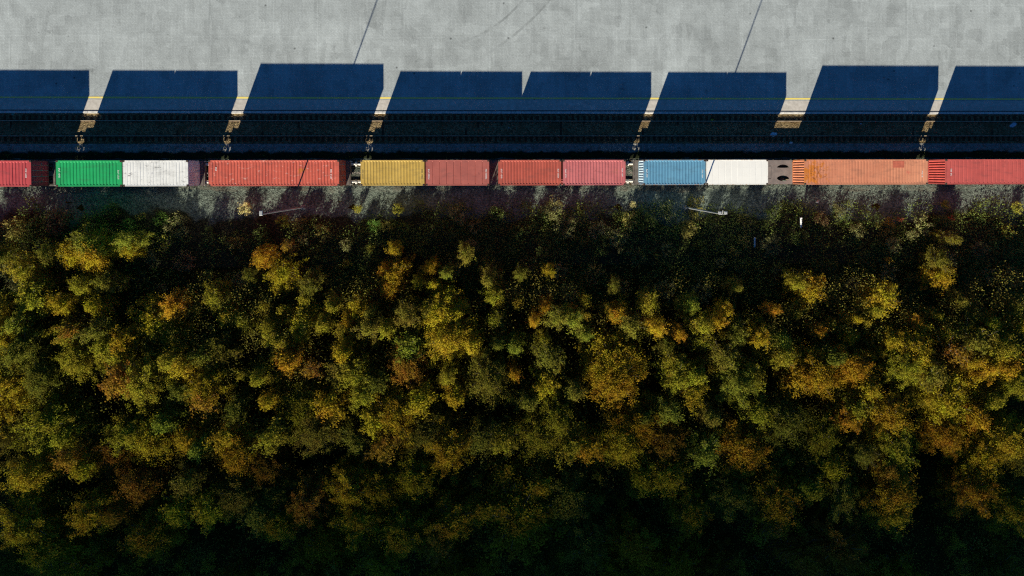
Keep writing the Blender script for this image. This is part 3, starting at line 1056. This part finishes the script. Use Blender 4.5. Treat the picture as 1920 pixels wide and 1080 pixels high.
def make_tree_kind(seed, shape, dense=1.0, tight=1.0):
    """Unit tree: height 1 and crown radius about 1 (scaled per tree in x, y and z separately). Returns (crown mesh, trunk mesh)."""
    rs = np.random.RandomState(seed)
    rr = random.Random(seed)
    tm = MB()
    if shape == 'birch':       # slim, rising twigs, pointed head
        nb, z0, prof, up, nl, tufts = 62, 0.16, (lambda q: (1 - q) ** 0.75 * 0.95 + 0.10), 0.30, 78, 6
    elif shape == 'round':     # broad head in clumps
        nb, z0, prof, up, nl, tufts = 60, 0.22, (lambda q: math.sqrt(max(0.02, 1 - (1.75 * q - 0.72) ** 2)) * 1.0), 0.16, 96, 6
    elif shape == 'aspen':     # oval, dense top
        nb, z0, prof, up, nl, tufts = 60, 0.20, (lambda q: math.sqrt(max(0.02, 1 - (1.55 * q - 0.55) ** 2)) * 0.9), 0.24, 84, 6
    else:                      # sparse: see-through twigs
        nb, z0, prof, up, nl, tufts = 52, 0.18, (lambda q: (1 - q) ** 0.5 * 0.9 + 0.12), 0.28, 34, 5
    nb, nl = int(nb * dense), int(nl * dense)
    cx = lambda z: 0.10 * math.sin(z * 3 + seed)
    cy = lambda z: 0.10 * math.cos(z * 2.3 + seed * 2)
    prev = (cx(0), cy(0), 0.0)
    for k in range(1, 7):
        z = k / 6 * 0.97
        cur = (cx(z), cy(z), z)
        tm.tube(prev, cur, 0.055 * (1 - (k - 1) / 6.6), 0.055 * (1 - k / 6.6), 7, caps=(k == 6))
        prev = cur
    cen, nrm, siz, mixv = [], [], [], []
    for i in range(nb):
        q = ((i + rr.uniform(0, 1)) / nb)
        z = z0 + (1 - z0) * q * 0.97
        az = i * 2.39996 + rr.uniform(-0.5, 0.5)
        ln = prof(q) * rr.choice((rr.uniform(0.40, 0.85), rr.uniform(0.75, 1.10), rr.uniform(0.95, 1.32)))
        tilt = up * rr.uniform(0.4, 1.3) * (0.5 + 0.6 * q)
        p0 = np.array([cx(z), cy(z), z])
        p1 = np.array([cx(z) + ln * math.cos(az), cy(z) + ln * math.sin(az), min(1.06, z + tilt * ln)])
        tm.tube(p0, p1, 0.016 * (1.1 - q), 0.004, 5, caps=False)
        bm_ = rr.uniform(-0.16, 0.16)
        for k in range(tufts):
            s = 0.35 + 0.65 * (k + rr.uniform(0, 1)) / tufts
            c = p0 + (p1 - p0) * s + np.array([rr.gauss(0, .07), rr.gauss(0, .07), rr.gauss(0, .012)])
            m_ = max(4, int(nl / tufts * rr.uniform(0.6, 1.4)))
            spread = 0.092 * tight * (0.6 + 0.8 * rr.random())
            d = rs.normal(size=(m_, 3)) * np.array([spread, spread, spread * 0.23])
            cen.append(c + d)
            outw = np.array([math.cos(az) * 0.7, math.sin(az) * 0.7, 0.75])
            nrm.append(rs.normal(size=(m_, 3)) * 0.75 + outw)
            siz.append(rs.uniform(0.55, 1.25, size=m_))
            mixv.append(np.clip(0.5 + bm_ + rs.normal(size=m_) * 0.2, 0, 1))
    return (np.concatenate(cen), np.concatenate(nrm), np.concatenate(siz), np.concatenate(mixv)), tm


KINDS = {'broad': []}
for shape, seeds in (('birch', (1, 2, 3)), ('round', (4, 5, 6)), ('aspen', (7, 8, 9)), ('sparse', (10, 11, 12))):
    KINDS[shape] = []
    for sd in seeds:
        (cen, nrm, siz, mx), tm = make_tree_kind(sd, shape)
        # built at a mean size of 8 m tall, 1.5 m crown radius, so that leaves keep their real shape
        cen = cen * np.array([1.5, 1.5, 8.0])
        tm.v = [(x * 1.5, y_ * 1.5, z * 8.0) for x, y_, z in tm.v]
        KINDS[shape].append((leaf_mesh("crown", cen, nrm, siz * 0.085, mx, LEAF), tm.mesh("trunk", BARK)))

for sd, base_shape in ((21, 'round'), (22, 'aspen'), (23, 'round')):      # large crowns: many more leaves of the same real size
    (cen, nrm, siz, mx), tm = make_tree_kind(sd, base_shape, 1.9, 0.72)
    cen = cen * np.array([3.0, 3.0, 10.0])
    tm.v = [(x * 2.2, y_ * 2.2, z * 10.0) for x, y_, z in tm.v]
    KINDS['broad'].append((leaf_mesh("crown", cen, nrm, siz * 0.095, mx, LEAF), tm.mesh("trunk", BARK)))

COL = {'Y': (0.375, 0.290, 0.022), 'YG': (0.285, 0.250, 0.024), 'G': (0.165, 0.160, 0.022), 'B': (0.235, 0.250, 0.030), 'O': (0.41, 0.235, 0.020),
       'R': (0.30, 0.165, 0.022), 'V': (0.205, 0.180, 0.026), 'YO': (0.385, 0.262, 0.020)}
COLNAME = {'Y': 'golden yellow', 'YG': 'yellow-green', 'G': 'green', 'B': 'bright green', 'O': 'orange', 'R': 'rust brown', 'V': 'olive', 'YO': 'amber'}

# crowns read off the photograph: x, y, width (px of the 1920 photo), colour
CROWNS = """
20 477 44 G;147 473 45 YO;183 487 45 YO;167 458 50 B;200 463 40 B;243 473 28 Y;247 458 38 B;97 473 32 G;57 507 50 YG;493 482 38 O;543 463 22 R;530 520 50 Y;477 520 22 G;587 527 40 G
60 557 55 YG;120 570 45 Y;173 537 40 YG;213 533 35 V;183 580 35 Y;333 570 45 O;283 597 55 Y;327 622 55 Y;410 560 45 YG;13 627 70 Y;47 607 35 B;143 603 45 R;133 627 50 YG;187 620 45 G;240 627 40 YO
207 647 40 YG;247 660 35 YG;283 637 32 G;153 670 50 YG;43 660 50 G;430 593 40 Y;457 610 42 YG;507 607 48 YG;527 635 42 YG;537 680 45 O;610 603 42 YG;560 635 30 Y;563 597 45 Y;277 707 55 YG;227 700 45 R
320 670 40 YG;350 690 36 Y;383 720 50 Y;390 673 30 G;483 710 32 YG;630 573 34 YG;80 700 50 G;10 720 70 Y;300 590 22 O
740 467 20 Y;723 507 20 O;747 512 42 YO;740 537 46 O;783 523 26 YG;810 503 26 YO;833 513 28 B;813 538 28 Y;920 517 40 V;917 547 36 YG;873 473 32 V;973 510 26 G;1028 512 16 Y;1155 535 16 G
670 573 46 YO;655 592 30 O;757 593 46 V;837 585 72 Y;840 637 68 Y;887 640 38 Y;800 580 40 V;1027 568 20 O;1003 603 26 O;1013 627 28 YG;1043 600 42 V;1083 602 36 B;1093 630 34 B;1073 580 16 O
1137 580 24 YG;1163 587 30 O;1203 593 18 R;1220 573 38 YG;1187 615 45 V;1153 663 66 Y;1233 607 36 YO;1270 610 26 O;1250 680 42 YG;693 620 40 V;737 623 38 YG;767 645 46 B;763 690 50 R;667 697 46 YG;717 710 38 G
653 657 38 YO;843 690 26 YG;907 702 55 V;857 725 42 YO;937 687 22 B;960 687 22 O;970 640 32 B;943 640 24 G;1030 677 46 G;1020 712 40 Y;1160 717 66 YO;1263 712 40 YG;700 585 30 V
1373 530 30 V;1513 543 56 YO;1493 522 36 YG;1653 558 58 Y;1633 582 40 YG;1757 522 50 YO;1750 482 40 V;1770 443 25 V;1287 577 40 B;1310 597 40 YG;1337 593 28 YO;1363 580 30 YO;1447 583 20 O;1380 617 45 G;1423 630 38 YO
1460 637 48 B;1465 665 36 YG;1523 620 30 O;1487 592 22 V;1593 597 26 YO;1660 630 44 Y;1710 600 28 O;1743 583 28 YG;1753 612 22 R;1690 687 50 YG;1707 660 52 Y;1583 632 32 Y;1560 667 44 G;1300 697 40 YG;1300 728 40 Y
1347 670 42 V;1373 717 50 B;1483 700 42 O;1520 700 56 YO;1593 690 54 O;1613 722 42 Y;1813 590 50 V;1773 633 52 YG;1813 643 48 V;1863 647 50 YG;1780 670 46 R;1830 690 56 YO;1867 690 44 O;1897 715 50 YG;1907 610 40 YO;1850 600 40 YG
1800 560 36 V;1735 700 40 V;1890 570 36 V;20 753 56 Y;93 807 66 YG;130 830 40 YG;173 873 46 YG;137 853 34 R;350 737 34 G;323 772 44 B;260 820 52 YG;310 823 54 Y;360 827 48 YO;393 829 36 B;437 817 44 Y;457 847 54 O;513 820 46 YG
507 750 36 YO;387 757 46 R;593 810 54 V;447 757 34 G;257 893 54 R;360 903 40 G;180 950 50 Y;227 957 46 R;347 947 46 YG;403 950 44 YG;460 920 50 G;483 960 44 G;50 970 62 YG;523 983 50 V;590 933 50 R;107 1020 56 YG;620 760 44 YO
737 780 66 YO;783 743 44 Y;703 773 44 Y;840 827 58 YO;900 817 46 G;947 818 40 YG;1050 780 50 YG;1070 817 46 YG;1100 838 46 O;1170 840 54 Y;1193 797 56 O;1210 772 34 G;1250 773 34 B;660 817 38 G;967 953 100 YO;1007 903 42 V
1070 927 66 G;857 970 58 V;667 980 62 Y;767 997 58 YG;817 1013 46 R;1090 1003 58 G;1187 1022 52 O;1240 893 54 YG;640 690 34 V;680 745 36 YG;730 830 44 R;590 700 34 R;1120 690 38 YO;1080 730 40 V;990 760 40 G
1763 742 72 Y;1647 780 64 YO;1567 777 42 O;1600 757 38 YG;1387 830 74 O;1317 843 46 B;1467 793 56 G;1673 837 58 YG;1770 823 50 O;1827 853 56 YO;1877 817 58 Y;1820 780 48 O;1537 863 44 YG;1510 910 48 B;1460 927 66 O;1653 920 72 O
1563 937 50 G;1813 935 54 O;1873 960 54 YG;1427 977 42 R;1567 1003 66 R;1670 970 46 YG;1357 940 54 G;1330 790 40 V;1420 760 44 YG;1400 700 36 YG;1850 740 44 YG;1600 830 40 G;1640 870 44 R;60 880 50 YG;300 1000 60 V;650 900 50 V;1290 960 50 V
"""
crowns = []
for row in CROWNS.replace('\n', ';').split(';'):
    w = row.split()
    if len(w) == 4:
        crowns.append((float(w[0]), float(w[1]), float(w[2]), w[3], False))
fr = random.Random(3)
tries = 0
while len(crowns) < 292 and tries < 40000:
    tries += 1
    x, y = fr.uniform(-20, 1940), fr.uniform(585, 1120)
    if 1690 < x < 1800 and 850 < y < 1080:
        continue
    if min((math.hypot(x - c[0], y - c[1]) - 0.50 * c[2]) for c in crowns) < 14:
        continue
    crowns.append((x, y, fr.uniform(28, 46) if y < 720 else fr.uniform(40, 62), fr.choice(['V', 'V', 'G', 'R', 'YG', 'G']), True))

for _ in range(14):
    crowns.append((fr.uniform(-230, -15), fr.uniform(520, 860), fr.uniform(45, 65), fr.choice(['YG', 'V', 'Y']), True))

LANDMARKS = [(104, 'crimson'), (230, 'green'), (372, 'scuffed white'), (655, 'orange red'), (797, 'mustard'), (925, 'dusty rose'), (1054, 'brick red'),
             (1182, 'pink'), (1323, 'pale blue'), (1462, 'clean white'), (1740, 'salmon'), (5000, 'rose red')]


def landmark(x):
    return next(nm for lim, nm in LANDMARKS if x < lim)


ROWS = [(505, 'out in the scrub'), (560, 'at the wood edge'), (620, 'behind the wood edge'), (690, 'in the front wood'),
        (770, 'mid-wood'), (860, 'past mid-wood'), (940, 'deep in the wood'), (5000, 'in the darkest wood')]
ORD = ['first', 'second', 'third', 'fourth', 'fifth', 'sixth', 'seventh']
NUM = ['', 'one', 'two', 'three', 'four', 'five', 'six', 'seven']


def label_all(items, noun):
    """items: list of (object, x, y, adjectives, place). Same wording gets an order counted away from the train."""
    by = {}
    for it in items:
        by.setdefault((it[3], it[4]), []).append(it)
    for (adj, place), lst in by.items():
        lst.sort(key=lambda i: i[2])
        for k, it in enumerate(lst):
            row_, lm = place
            if len(lst) == 1:
                s = f"{adj} {noun} {row_} below the {lm} container"
            else:
                o_ = 'nearest' if k == 0 else ('farthest' if k == len(lst) - 1 else ('middle' if len(lst) == 3 else ORD[k]))
                s = f"{adj} {noun} {row_}, {o_} of {NUM[len(lst)]} below the {lm} container"
            it[0]['label'] = s


items = []
tr = random.Random(21)
for (x, y, d, c, filler) in crowns:
    base = at(x, y, 5.0)
    hmax = 4.5 + 0.07 * max(0.0, -base.y - 8.5)
    h = hmax * (tr.uniform(0.84, 0.97) if filler else tr.uniform(0.95, 1.07)) * (tr.uniform(0.78, 1.0) if y < 640 else 1.0)
    if d < 24:
        h *= 0.8
    if y < 640 and (260 < x < 690 or x > 1480):
        h *= 0.84
    elif 640 > y > 545:
        h *= 1.13
    if y < 545:
        h = max(3.0, min(h, 4.6))
    zc = 0.72 * h - 0.4
    q = at(x, y, zc)
    rad = d / (F_PX / (CAM_LOC.z - zc)) / 2 * (1.3 if y < 640 else 1.7)
    shape = tr.choice(['birch', 'aspen', 'birch', 'aspen', 'round']) if d < 50 else tr.choice(['round', 'round', 'aspen'])
    if c == 'R' and tr.random() < 0.5 or (filler and tr.random() < 0.3):
        shape = 'sparse'
    if rad > 2.15:
        shape = 'broad'
    cm, tm_ = tr.choice(KINDS[shape])
    e = empty("tree", (q.x, q.y, -0.42), tr.uniform(0, 6.28))
    e.rotation_euler = (tr.uniform(-.11, .11), tr.uniform(-.11, .11), e.rotation_euler.z)
    k = rad / 3.0 if shape == 'broad' else max(0.55, rad / 1.5)
    el = tr.uniform(0.84, 1.2)
    e.scale = (k * el, k / el, (h + 0.42) / (10.0 if shape == 'broad' else 8.0))
    tag(e, None, "tree", "autumn trees of the wood")
    co_ = obj("crown", cm, e)
    g = tr.uniform(0.9, 1.22) * (0.8 if filler else 1.0) * 1.0
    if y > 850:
        c = {'G': 'V', 'B': 'YG', 'YG': 'Y', 'V': 'YO', 'Y': 'YO'}.get(c, c)  # crown colours in the shaded far wood warmed to offset greenish skylight
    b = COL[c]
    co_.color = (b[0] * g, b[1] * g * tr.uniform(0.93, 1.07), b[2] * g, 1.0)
    obj("trunk", tm_, e)
    size = 'small' if d < 34 else ('medium' if d < 50 else 'broad')
    row = next(nm for lim, nm in ROWS if y < lim)
    items.append((e, x, y, f"{size} {COLNAME[c]}", (row, landmark(x))))
label_all(items, "tree")

# shrubs of the scrub strip
def make_bush(seed, n_stems, nl, spread):
    rs = np.random.RandomState(seed)
    rr = random.Random(seed)
    st = MB()
    cen, nrm, siz, mx = [], [], [], []
    for i in range(n_stems):
        az = i * 2.4 + rr.uniform(-.6, .6)
        ln = rr.uniform(0.45, 1.0)
        tip = np.array([ln * math.cos(az) * spread, ln * math.sin(az) * spread, rr.uniform(0.55, 1.15) * (1.15 - 0.45 * ln)])
        st.tube((0.03 * math.cos(az), 0.03 * math.sin(az), 0), tip, 0.016, 0.004, 5, caps=False)
        for k in range(4):
            s = 0.4 + 0.6 * (k + rr.random()) / 4
            m_ = int(nl * rr.uniform(0.5, 1.5))
            cen.append(tip * s + rs.normal(size=(m_, 3)) * np.array([.13, .13, .09]))
            nrm.append(rs.normal(size=(m_, 3)) * 0.8 + np.array([0.4 * math.cos(az), 0.4 * math.sin(az), 0.8]))
            siz.append(rs.uniform(0.035, 0.085, size=m_))
            mx.append(np.clip(0.5 + rs.normal(size=m_) * 0.22 + rr.uniform(-.12, .12), 0, 1))
    return leaf_mesh("foliage", np.concatenate(cen), np.concatenate(nrm), np.concatenate(siz), np.concatenate(mx), LEAF), st.mesh("stems", BARK)


BUSHES = [make_bush(40 + i, (14, 18, 12, 20)[i], (9, 12, 6, 10)[i], (0.9, 1.0, 1.1, 0.8)[i]) for i in range(4)]
BCOL = {'dark green': (0.085, 0.115, 0.030), 'grey green': (0.20, 0.20, 0.075), 'olive': (0.19, 0.17, 0.045), 'brown': (0.16, 0.105, 0.05),
        'yellow green': (0.23, 0.225, 0.035), 'pale cream': (0.46, 0.42, 0.20), 'golden': (0.40, 0.27, 0.03), 'fresh green': (0.10, 0.18, 0.035), 'red': (0.45, 0.13, 0.07)}
shrubs = [(458, 392, 26, 'pale cream', 1.6), (672, 392, 20, 'yellow green', 1.3), (746, 393, 22, 'yellow green', 1.2), (265, 407, 20, 'yellow green', 1.3), (240, 425, 30, 'fresh green', 1.6),
          (300, 410, 34, 'fresh green', 1.6), (330, 425, 46, 'grey green', 1.5), (530, 415, 26, 'yellow green', 1.5), (560, 420, 34, 'olive', 1.4), (700, 423, 26, 'fresh green', 1.3),
          (725, 425, 22, 'olive', 1.2), (760, 427, 26, 'fresh green', 1.3), (605, 435, 40, 'olive', 1.5), (820, 430, 40, 'dark green', 1.4), (1670, 415, 20, 'golden', 1.3), (1690, 412, 12, 'red', 1.0),
          (1660, 428, 34, 'olive', 1.4), (1775, 384, 18, 'yellow green', 1.0), (1785, 409, 10, 'red', 0.9), (1908, 390, 30, 'yellow green', 1.3), (1575, 395, 30, 'grey green', 1.3), (1540, 412, 34, 'brown', 1.3),
          (1188, 383, 16, 'pale cream', 1.0), (1640, 408, 30, 'dark green', 1.3), (1890, 435, 34, 'yellow green', 1.6), (1765, 455, 34, 'olive', 1.8), (1667, 487, 14, 'golden', 1.6), (1375, 475, 22, 'olive', 1.4),
          (1353, 492, 24, 'grey green', 1.6), (1162, 470, 14, 'grey green', 1.4), (1230, 480, 12, 'yellow green', 1.5), (650, 495, 20, 'yellow green', 1.8), (693, 467, 18, 'yellow green', 1.8), (775, 482, 12, 'golden', 1.8),
          (1060, 425, 44, 'grey green', 1.3), (1250, 395, 44, 'grey green', 1.4), (1180, 415, 40, 'olive', 1.4), (1400, 415, 40, 'olive', 1.4), (1450, 400, 30, 'dark green', 1.3), (1290, 430, 44, 'olive', 1.4),
          (1500, 445, 40, 'dark green', 1.3), (60, 400, 60, 'dark green', 1.8), (25, 430, 50, 'olive', 1.8), (110, 415, 60, 'brown', 1.7), (165, 420, 50, 'dark green', 1.8), (205, 440, 36, 'olive', 1.8), (310, 455, 34, 'yellow green', 2.0),
          (345, 490, 40, 'brown', 1.8), (390, 440, 34, 'dark green', 1.4), (440, 455, 40, 'olive', 1.5), (490, 440, 36, 'dark green', 1.4)]
sr = random.Random(8)
tries = 0
while len(shrubs) < 150 and tries < 20000:
    tries += 1
    x, y = sr.uniform(0, 1920), sr.uniform(385, 560)
    lim = 392 if x < 330 else (440 if x < 480 else (418 if x < 780 else 385))
    if x > 1560:
        lim = 405
    if y < lim or min(math.hypot(x - s[0], y - s[1]) - 0.5 * s[2] for s in shrubs) < 13:
        continue
    shrubs.append((x, y, sr.uniform(26, 50), sr.choice(['dark green', 'grey green', 'olive', 'dark green', 'dark green', 'grey green']), sr.uniform(0.9, 1.9)))
SROWS = [(400, 'on the gravel edge'), (430, 'by the gravel'), (465, 'in the scrub strip'), (505, 'in the far scrub'), (5000, 'at the wood edge')]
items = []
for (x, y, d, c, h) in shrubs:
    q = at(x, y, h * 0.6 - 0.35)
    k = d / 19.0 / 2 * 1.1
    fm, sm = sr.choice(BUSHES)
    e = empty("shrub", (q.x, q.y, -0.37), sr.uniform(0, 6.28))
    e.scale = (k, k, h)
    tag(e, None, "shrub", "shrubs of the scrub strip")
    o = obj("foliage", fm, e)
    b = BCOL[c]
    g = sr.uniform(1.1, 1.7)
    o.color = (b[0] * g, b[1] * g, b[2] * g, 1.0)
    obj("stems", sm, e)
    size = 'tiny' if d < 18 else ('small' if d < 30 else 'spreading')
    items.append((e, x, y, f"{size} {c}", (next(nm for lim, nm in SROWS if y < lim), landmark(x))))
label_all(items, "shrub")

# undergrowth of the scrub strip and thicket of the wood: masses of leaves and stalks no one could count
def leaf_mass(name, label, seed, N, y0, y1, color, place):
    rs = np.random.RandomState(seed)
    cen, nrm, siz, mx = [], [], [], []
    for x, y in zip(rs.uniform(-62, 62, N), rs.uniform(y0, y1, N)):
        if math.sin(x * 0.31 + 1.3) * math.sin(y * 0.53) + math.sin(x * 0.11 - y * 0.23) + rs.uniform(-1.4, 1.4) < -1.0:
            continue
        r = place(x, y, rs)
        if r is None:
            continue
        z, hgt, wide, m_ = r
        c = np.array([x, y, z]) + np.abs(rs.normal(size=(m_, 3))) * np.array([0, 0, hgt * 0.5]) + rs.normal(size=(m_, 3)) * np.array([wide, wide, .03])
        cen.append(c)
        nrm.append(rs.normal(size=(m_, 3)) * 0.8 + np.array([0, 0, 0.8]))
        siz.append(rs.uniform(0.04, 0.105, m_))
        mx.append(np.clip(rs.uniform(0.1, 0.9) + rs.normal(size=m_) * 0.15, 0, 1))
    o = obj(name, leaf_mesh(name, np.concatenate(cen), np.concatenate(nrm), np.concatenate(siz), np.concatenate(mx), LEAF))
    o.color = (color[0], color[1], color[2], 1)
    return tag(o, label, name, kind='stuff')


def scrub_place(x, y, rs):
    lim = (-6.2 if -32 < x < -22 else (-4.9 if x < -8 else -3.5)) + 0.6 * math.sin(x * 0.9)
    if y > lim:
        return None
    return -0.40, rs.uniform(0.3, 1.1), 0.30, rs.randint(10, 30)


def wood_place(x, y, rs):
    edge = -11.5 + 1.5 * math.sin(x * 0.4)
    if y > edge:
        return None
    hm = 4.5 + 0.07 * max(0.0, -y - 8.5)
    if rs.rand() < 0.35:
        return -0.40, rs.uniform(0.5, 2.0), 0.40, rs.randint(8, 22)
    q = pix((x, y, 0.6 * hm))
    if 1690 < q[0] < 1790 and 830 < q[1] < 1090 or 470 < q[0] < 570 and 850 < q[1] < 920 or 780 < q[0] < 830 and 740 < q[1] < 860:
        return None
    return -0.4 + hm * rs.uniform(0.2, 0.78), rs.uniform(0.5, 1.6), 0.42, rs.randint(12, 40)


leaf_mass("undergrowth", "dark low scrub of green leaves between the gravel and the trees", 77, 12500, -14.0, -3.0, (0.185, 0.235, 0.055), scrub_place)
leaf_mass("thicket", "dim olive brown thicket filling the gaps between the trees", 78, 19000, -48.0, -10.0, (0.205, 0.180, 0.035), wood_place)

# young trees beyond the 300 largest: one mass of small crowns crowding between them
def young_trees():
    rs = np.random.RandomState(55)
    rr = random.Random(55)
    cen, nrm, siz, mx, placed = [], [], [], [], []
    for _ in range(9000):
        if len(placed) >= 230:
            break
        x, y = rr.uniform(-60, 62), rr.uniform(-45.0, -10.5)
        hm = (4.5 + 0.07 * max(0.0, -y - 8.5)) * rr.uniform(0.72, 0.98)
        q = pix((x, y, 0.75 * hm))
        lo = 560 if q[0] < 1200 else 590
        if not (-30 < q[0] < 1950 and lo < q[1] < 1110):
            continue
        if 1690 < q[0] < 1790 and 830 < q[1] < 1090 or 470 < q[0] < 570 and 850 < q[1] < 920 or 780 < q[0] < 830 and 740 < q[1] < 860:
            continue
        if min(math.hypot(q[0] - c[0], q[1] - c[1]) - 0.42 * c[2] for c in crowns) < 4 or min([math.hypot(q[0] - c[0], q[1] - c[1]) for c in placed] + [99]) < 24:
            continue
        placed.append(q)
        r = rr.uniform(0.6, 1.1)
        hue = rr.uniform(0.15, 0.85)
        for k in range(16):
            az, up_ = rr.uniform(0, 6.28), rr.uniform(0, 1)
            rad = r * (1.05 - 0.75 * up_) * rr.uniform(0.3, 1.15)
            c = np.array([x + rad * math.cos(az), y + rad * math.sin(az), hm * (0.45 + 0.52 * up_) - 0.4])
            m_ = rr.randint(14, 40)
            cen.append(c + rs.normal(size=(m_, 3)) * np.array([.17, .17, .13]))
            nrm.append(rs.normal(size=(m_, 3)) * 0.75 + np.array([0.6 * math.cos(az), 0.6 * math.sin(az), 0.75]))
            siz.append(rs.uniform(0.04, 0.10, m_))
            mx.append(np.clip(hue + rs.normal(size=m_) * 0.15, 0, 1))
    o = obj("young_trees", leaf_mesh("young_trees", np.concatenate(cen), np.concatenate(nrm), np.concatenate(siz), np.concatenate(mx), LEAF))
    o.color = (0.315, 0.258, 0.026, 1)
    return tag(o, "small mustard and olive young trees crowding between the larger crowns", "young trees", kind='stuff')


young_trees()

# weeds between the tracks
def weeds():
    rs = np.random.RandomState(31)
    cen, nrm, siz, mx = [], [], [], []
    for _ in range(900):
        x, y = rs.uniform(-56, 57), rs.normal(1.72, 0.28)
        if rs.rand() < 0.12:
            y = rs.uniform(2.1, 2.9)
        m_ = rs.randint(5, 16)
        cen.append(np.array([x, y, -0.25]) + np.abs(rs.normal(size=(m_, 3))) * np.array([0, 0, 0.16]) + rs.normal(size=(m_, 3)) * np.array([.14, .10, .01]))
        nrm.append(rs.normal(size=(m_, 3)) * 0.8 + np.array([0, 0, 0.8]))
        siz.append(rs.uniform(0.02, 0.06, m_))
        mx.append(rs.uniform(0.1, 0.9, m_))
    o = obj("weeds", leaf_mesh("weeds", np.concatenate(cen), np.concatenate(nrm), np.concatenate(siz), np.concatenate(mx), LEAF))
    o.color = (0.09, 0.13, 0.035, 1)
    return tag(o, "low green weeds growing along the empty track", "weeds", kind='stuff')


weeds()

# ------------------------------------------------------------------ added unseen vapour bank, shaped to darken the far wood
def added_shade_cloud():
    rs = random.Random(4)
    zb = 300.0
    y_edge = SHADE_CLOUD_Y - 2.3801 * (zb - 8.0)
    xs = np.linspace(-700, 260, 121)
    ss = [0, 3, 6, 9, 12, 15, 18, 21, 25, 30, 40, 60, 100, 180, 320, 600, 1000]
    v, f = [], []
    nx = len(xs)

    def lump(x, s):
        return (math.sin(x * 0.11 + 0.7) * math.sin(s * 0.13 + x * 0.05) + 0.6 * math.sin(x * 0.27 + s * 0.21 + 2))
    for s in ss:
        for x in xs:
            e_ = 1.5 * math.sin(x * 0.045) + 0.6 * math.sin(x * 0.13 + 1)
            thick = SHADE_CLOUD_T * (1 - math.exp(-SHADE_CLOUD_K * s / SHADE_CLOUD_T * (1 + s / 30.0)))
            edge_x = min(1.0, (x + 700) / 80.0, (260 - x) / 80.0)
            thick = max(0.0, thick * edge_x + (0.15 * lump(x, s) * min(1.0, s / 12.0)) + 0.02)
            v.append((x, y_edge + e_ - s, zb + thick))
            v.append((x, y_edge + e_ - s, zb - 0.02 - 0.03 * min(s, 10) * (0.5 + 0.2 * lump(x * 0.7, s))))
    row = nx * 2
    for j in range(len(ss) - 1):
        for i in range(nx - 1):
            a = j * row + 2 * i
            f.append((a, a + 2, a + 2 + row, a + row))
            f.append((a + 1, a + 1 + row, a + 3 + row, a + 3))
    for i in range(nx - 1):
        a = 2 * i
        f.append((a, a + 1, a + 3, a + 2))
        a = (len(ss) - 1) * row + 2 * i
        f.append((a, a + 2, a + 3, a + 1))
    for j in range(len(ss) - 1):
        a = j * row
        f.append((a, a + row, a + row + 1, a + 1))
        a = j * row + row - 2
        f.append((a, a + 1, a + row + 1, a + row))
    me = bpy.data.meshes.new("added_shade_cloud")
    me.from_pydata(v, [], f)
    me.polygons.foreach_set('use_smooth', [True] * len(f))
    m = bpy.data.materials.new("shade_cloud_vapour")
    m.use_nodes = True
    n, l = m.node_tree.nodes, m.node_tree.links
    n.remove(n["Principled BSDF"])
    pv = n.new("ShaderNodeVolumePrincipled")
    pv.inputs['Density'].default_value = SHADE_CLOUD_D
    pv.inputs['Color'].default_value = (0.85, 0.86, 0.88, 1)
    pv.inputs['Anisotropy'].default_value = 0.3
    l.new(pv.outputs[0], n["Material Output"].inputs['Volume'])
    me.materials.append(m)
    return tag(obj("added_shade_cloud", me), kind='structure')


SHADE_CLOUD_K, SHADE_CLOUD_T, SHADE_CLOUD_D, SHADE_CLOUD_Y = 0.085, 4.6, 0.17, -32.0
added_shade_cloud()
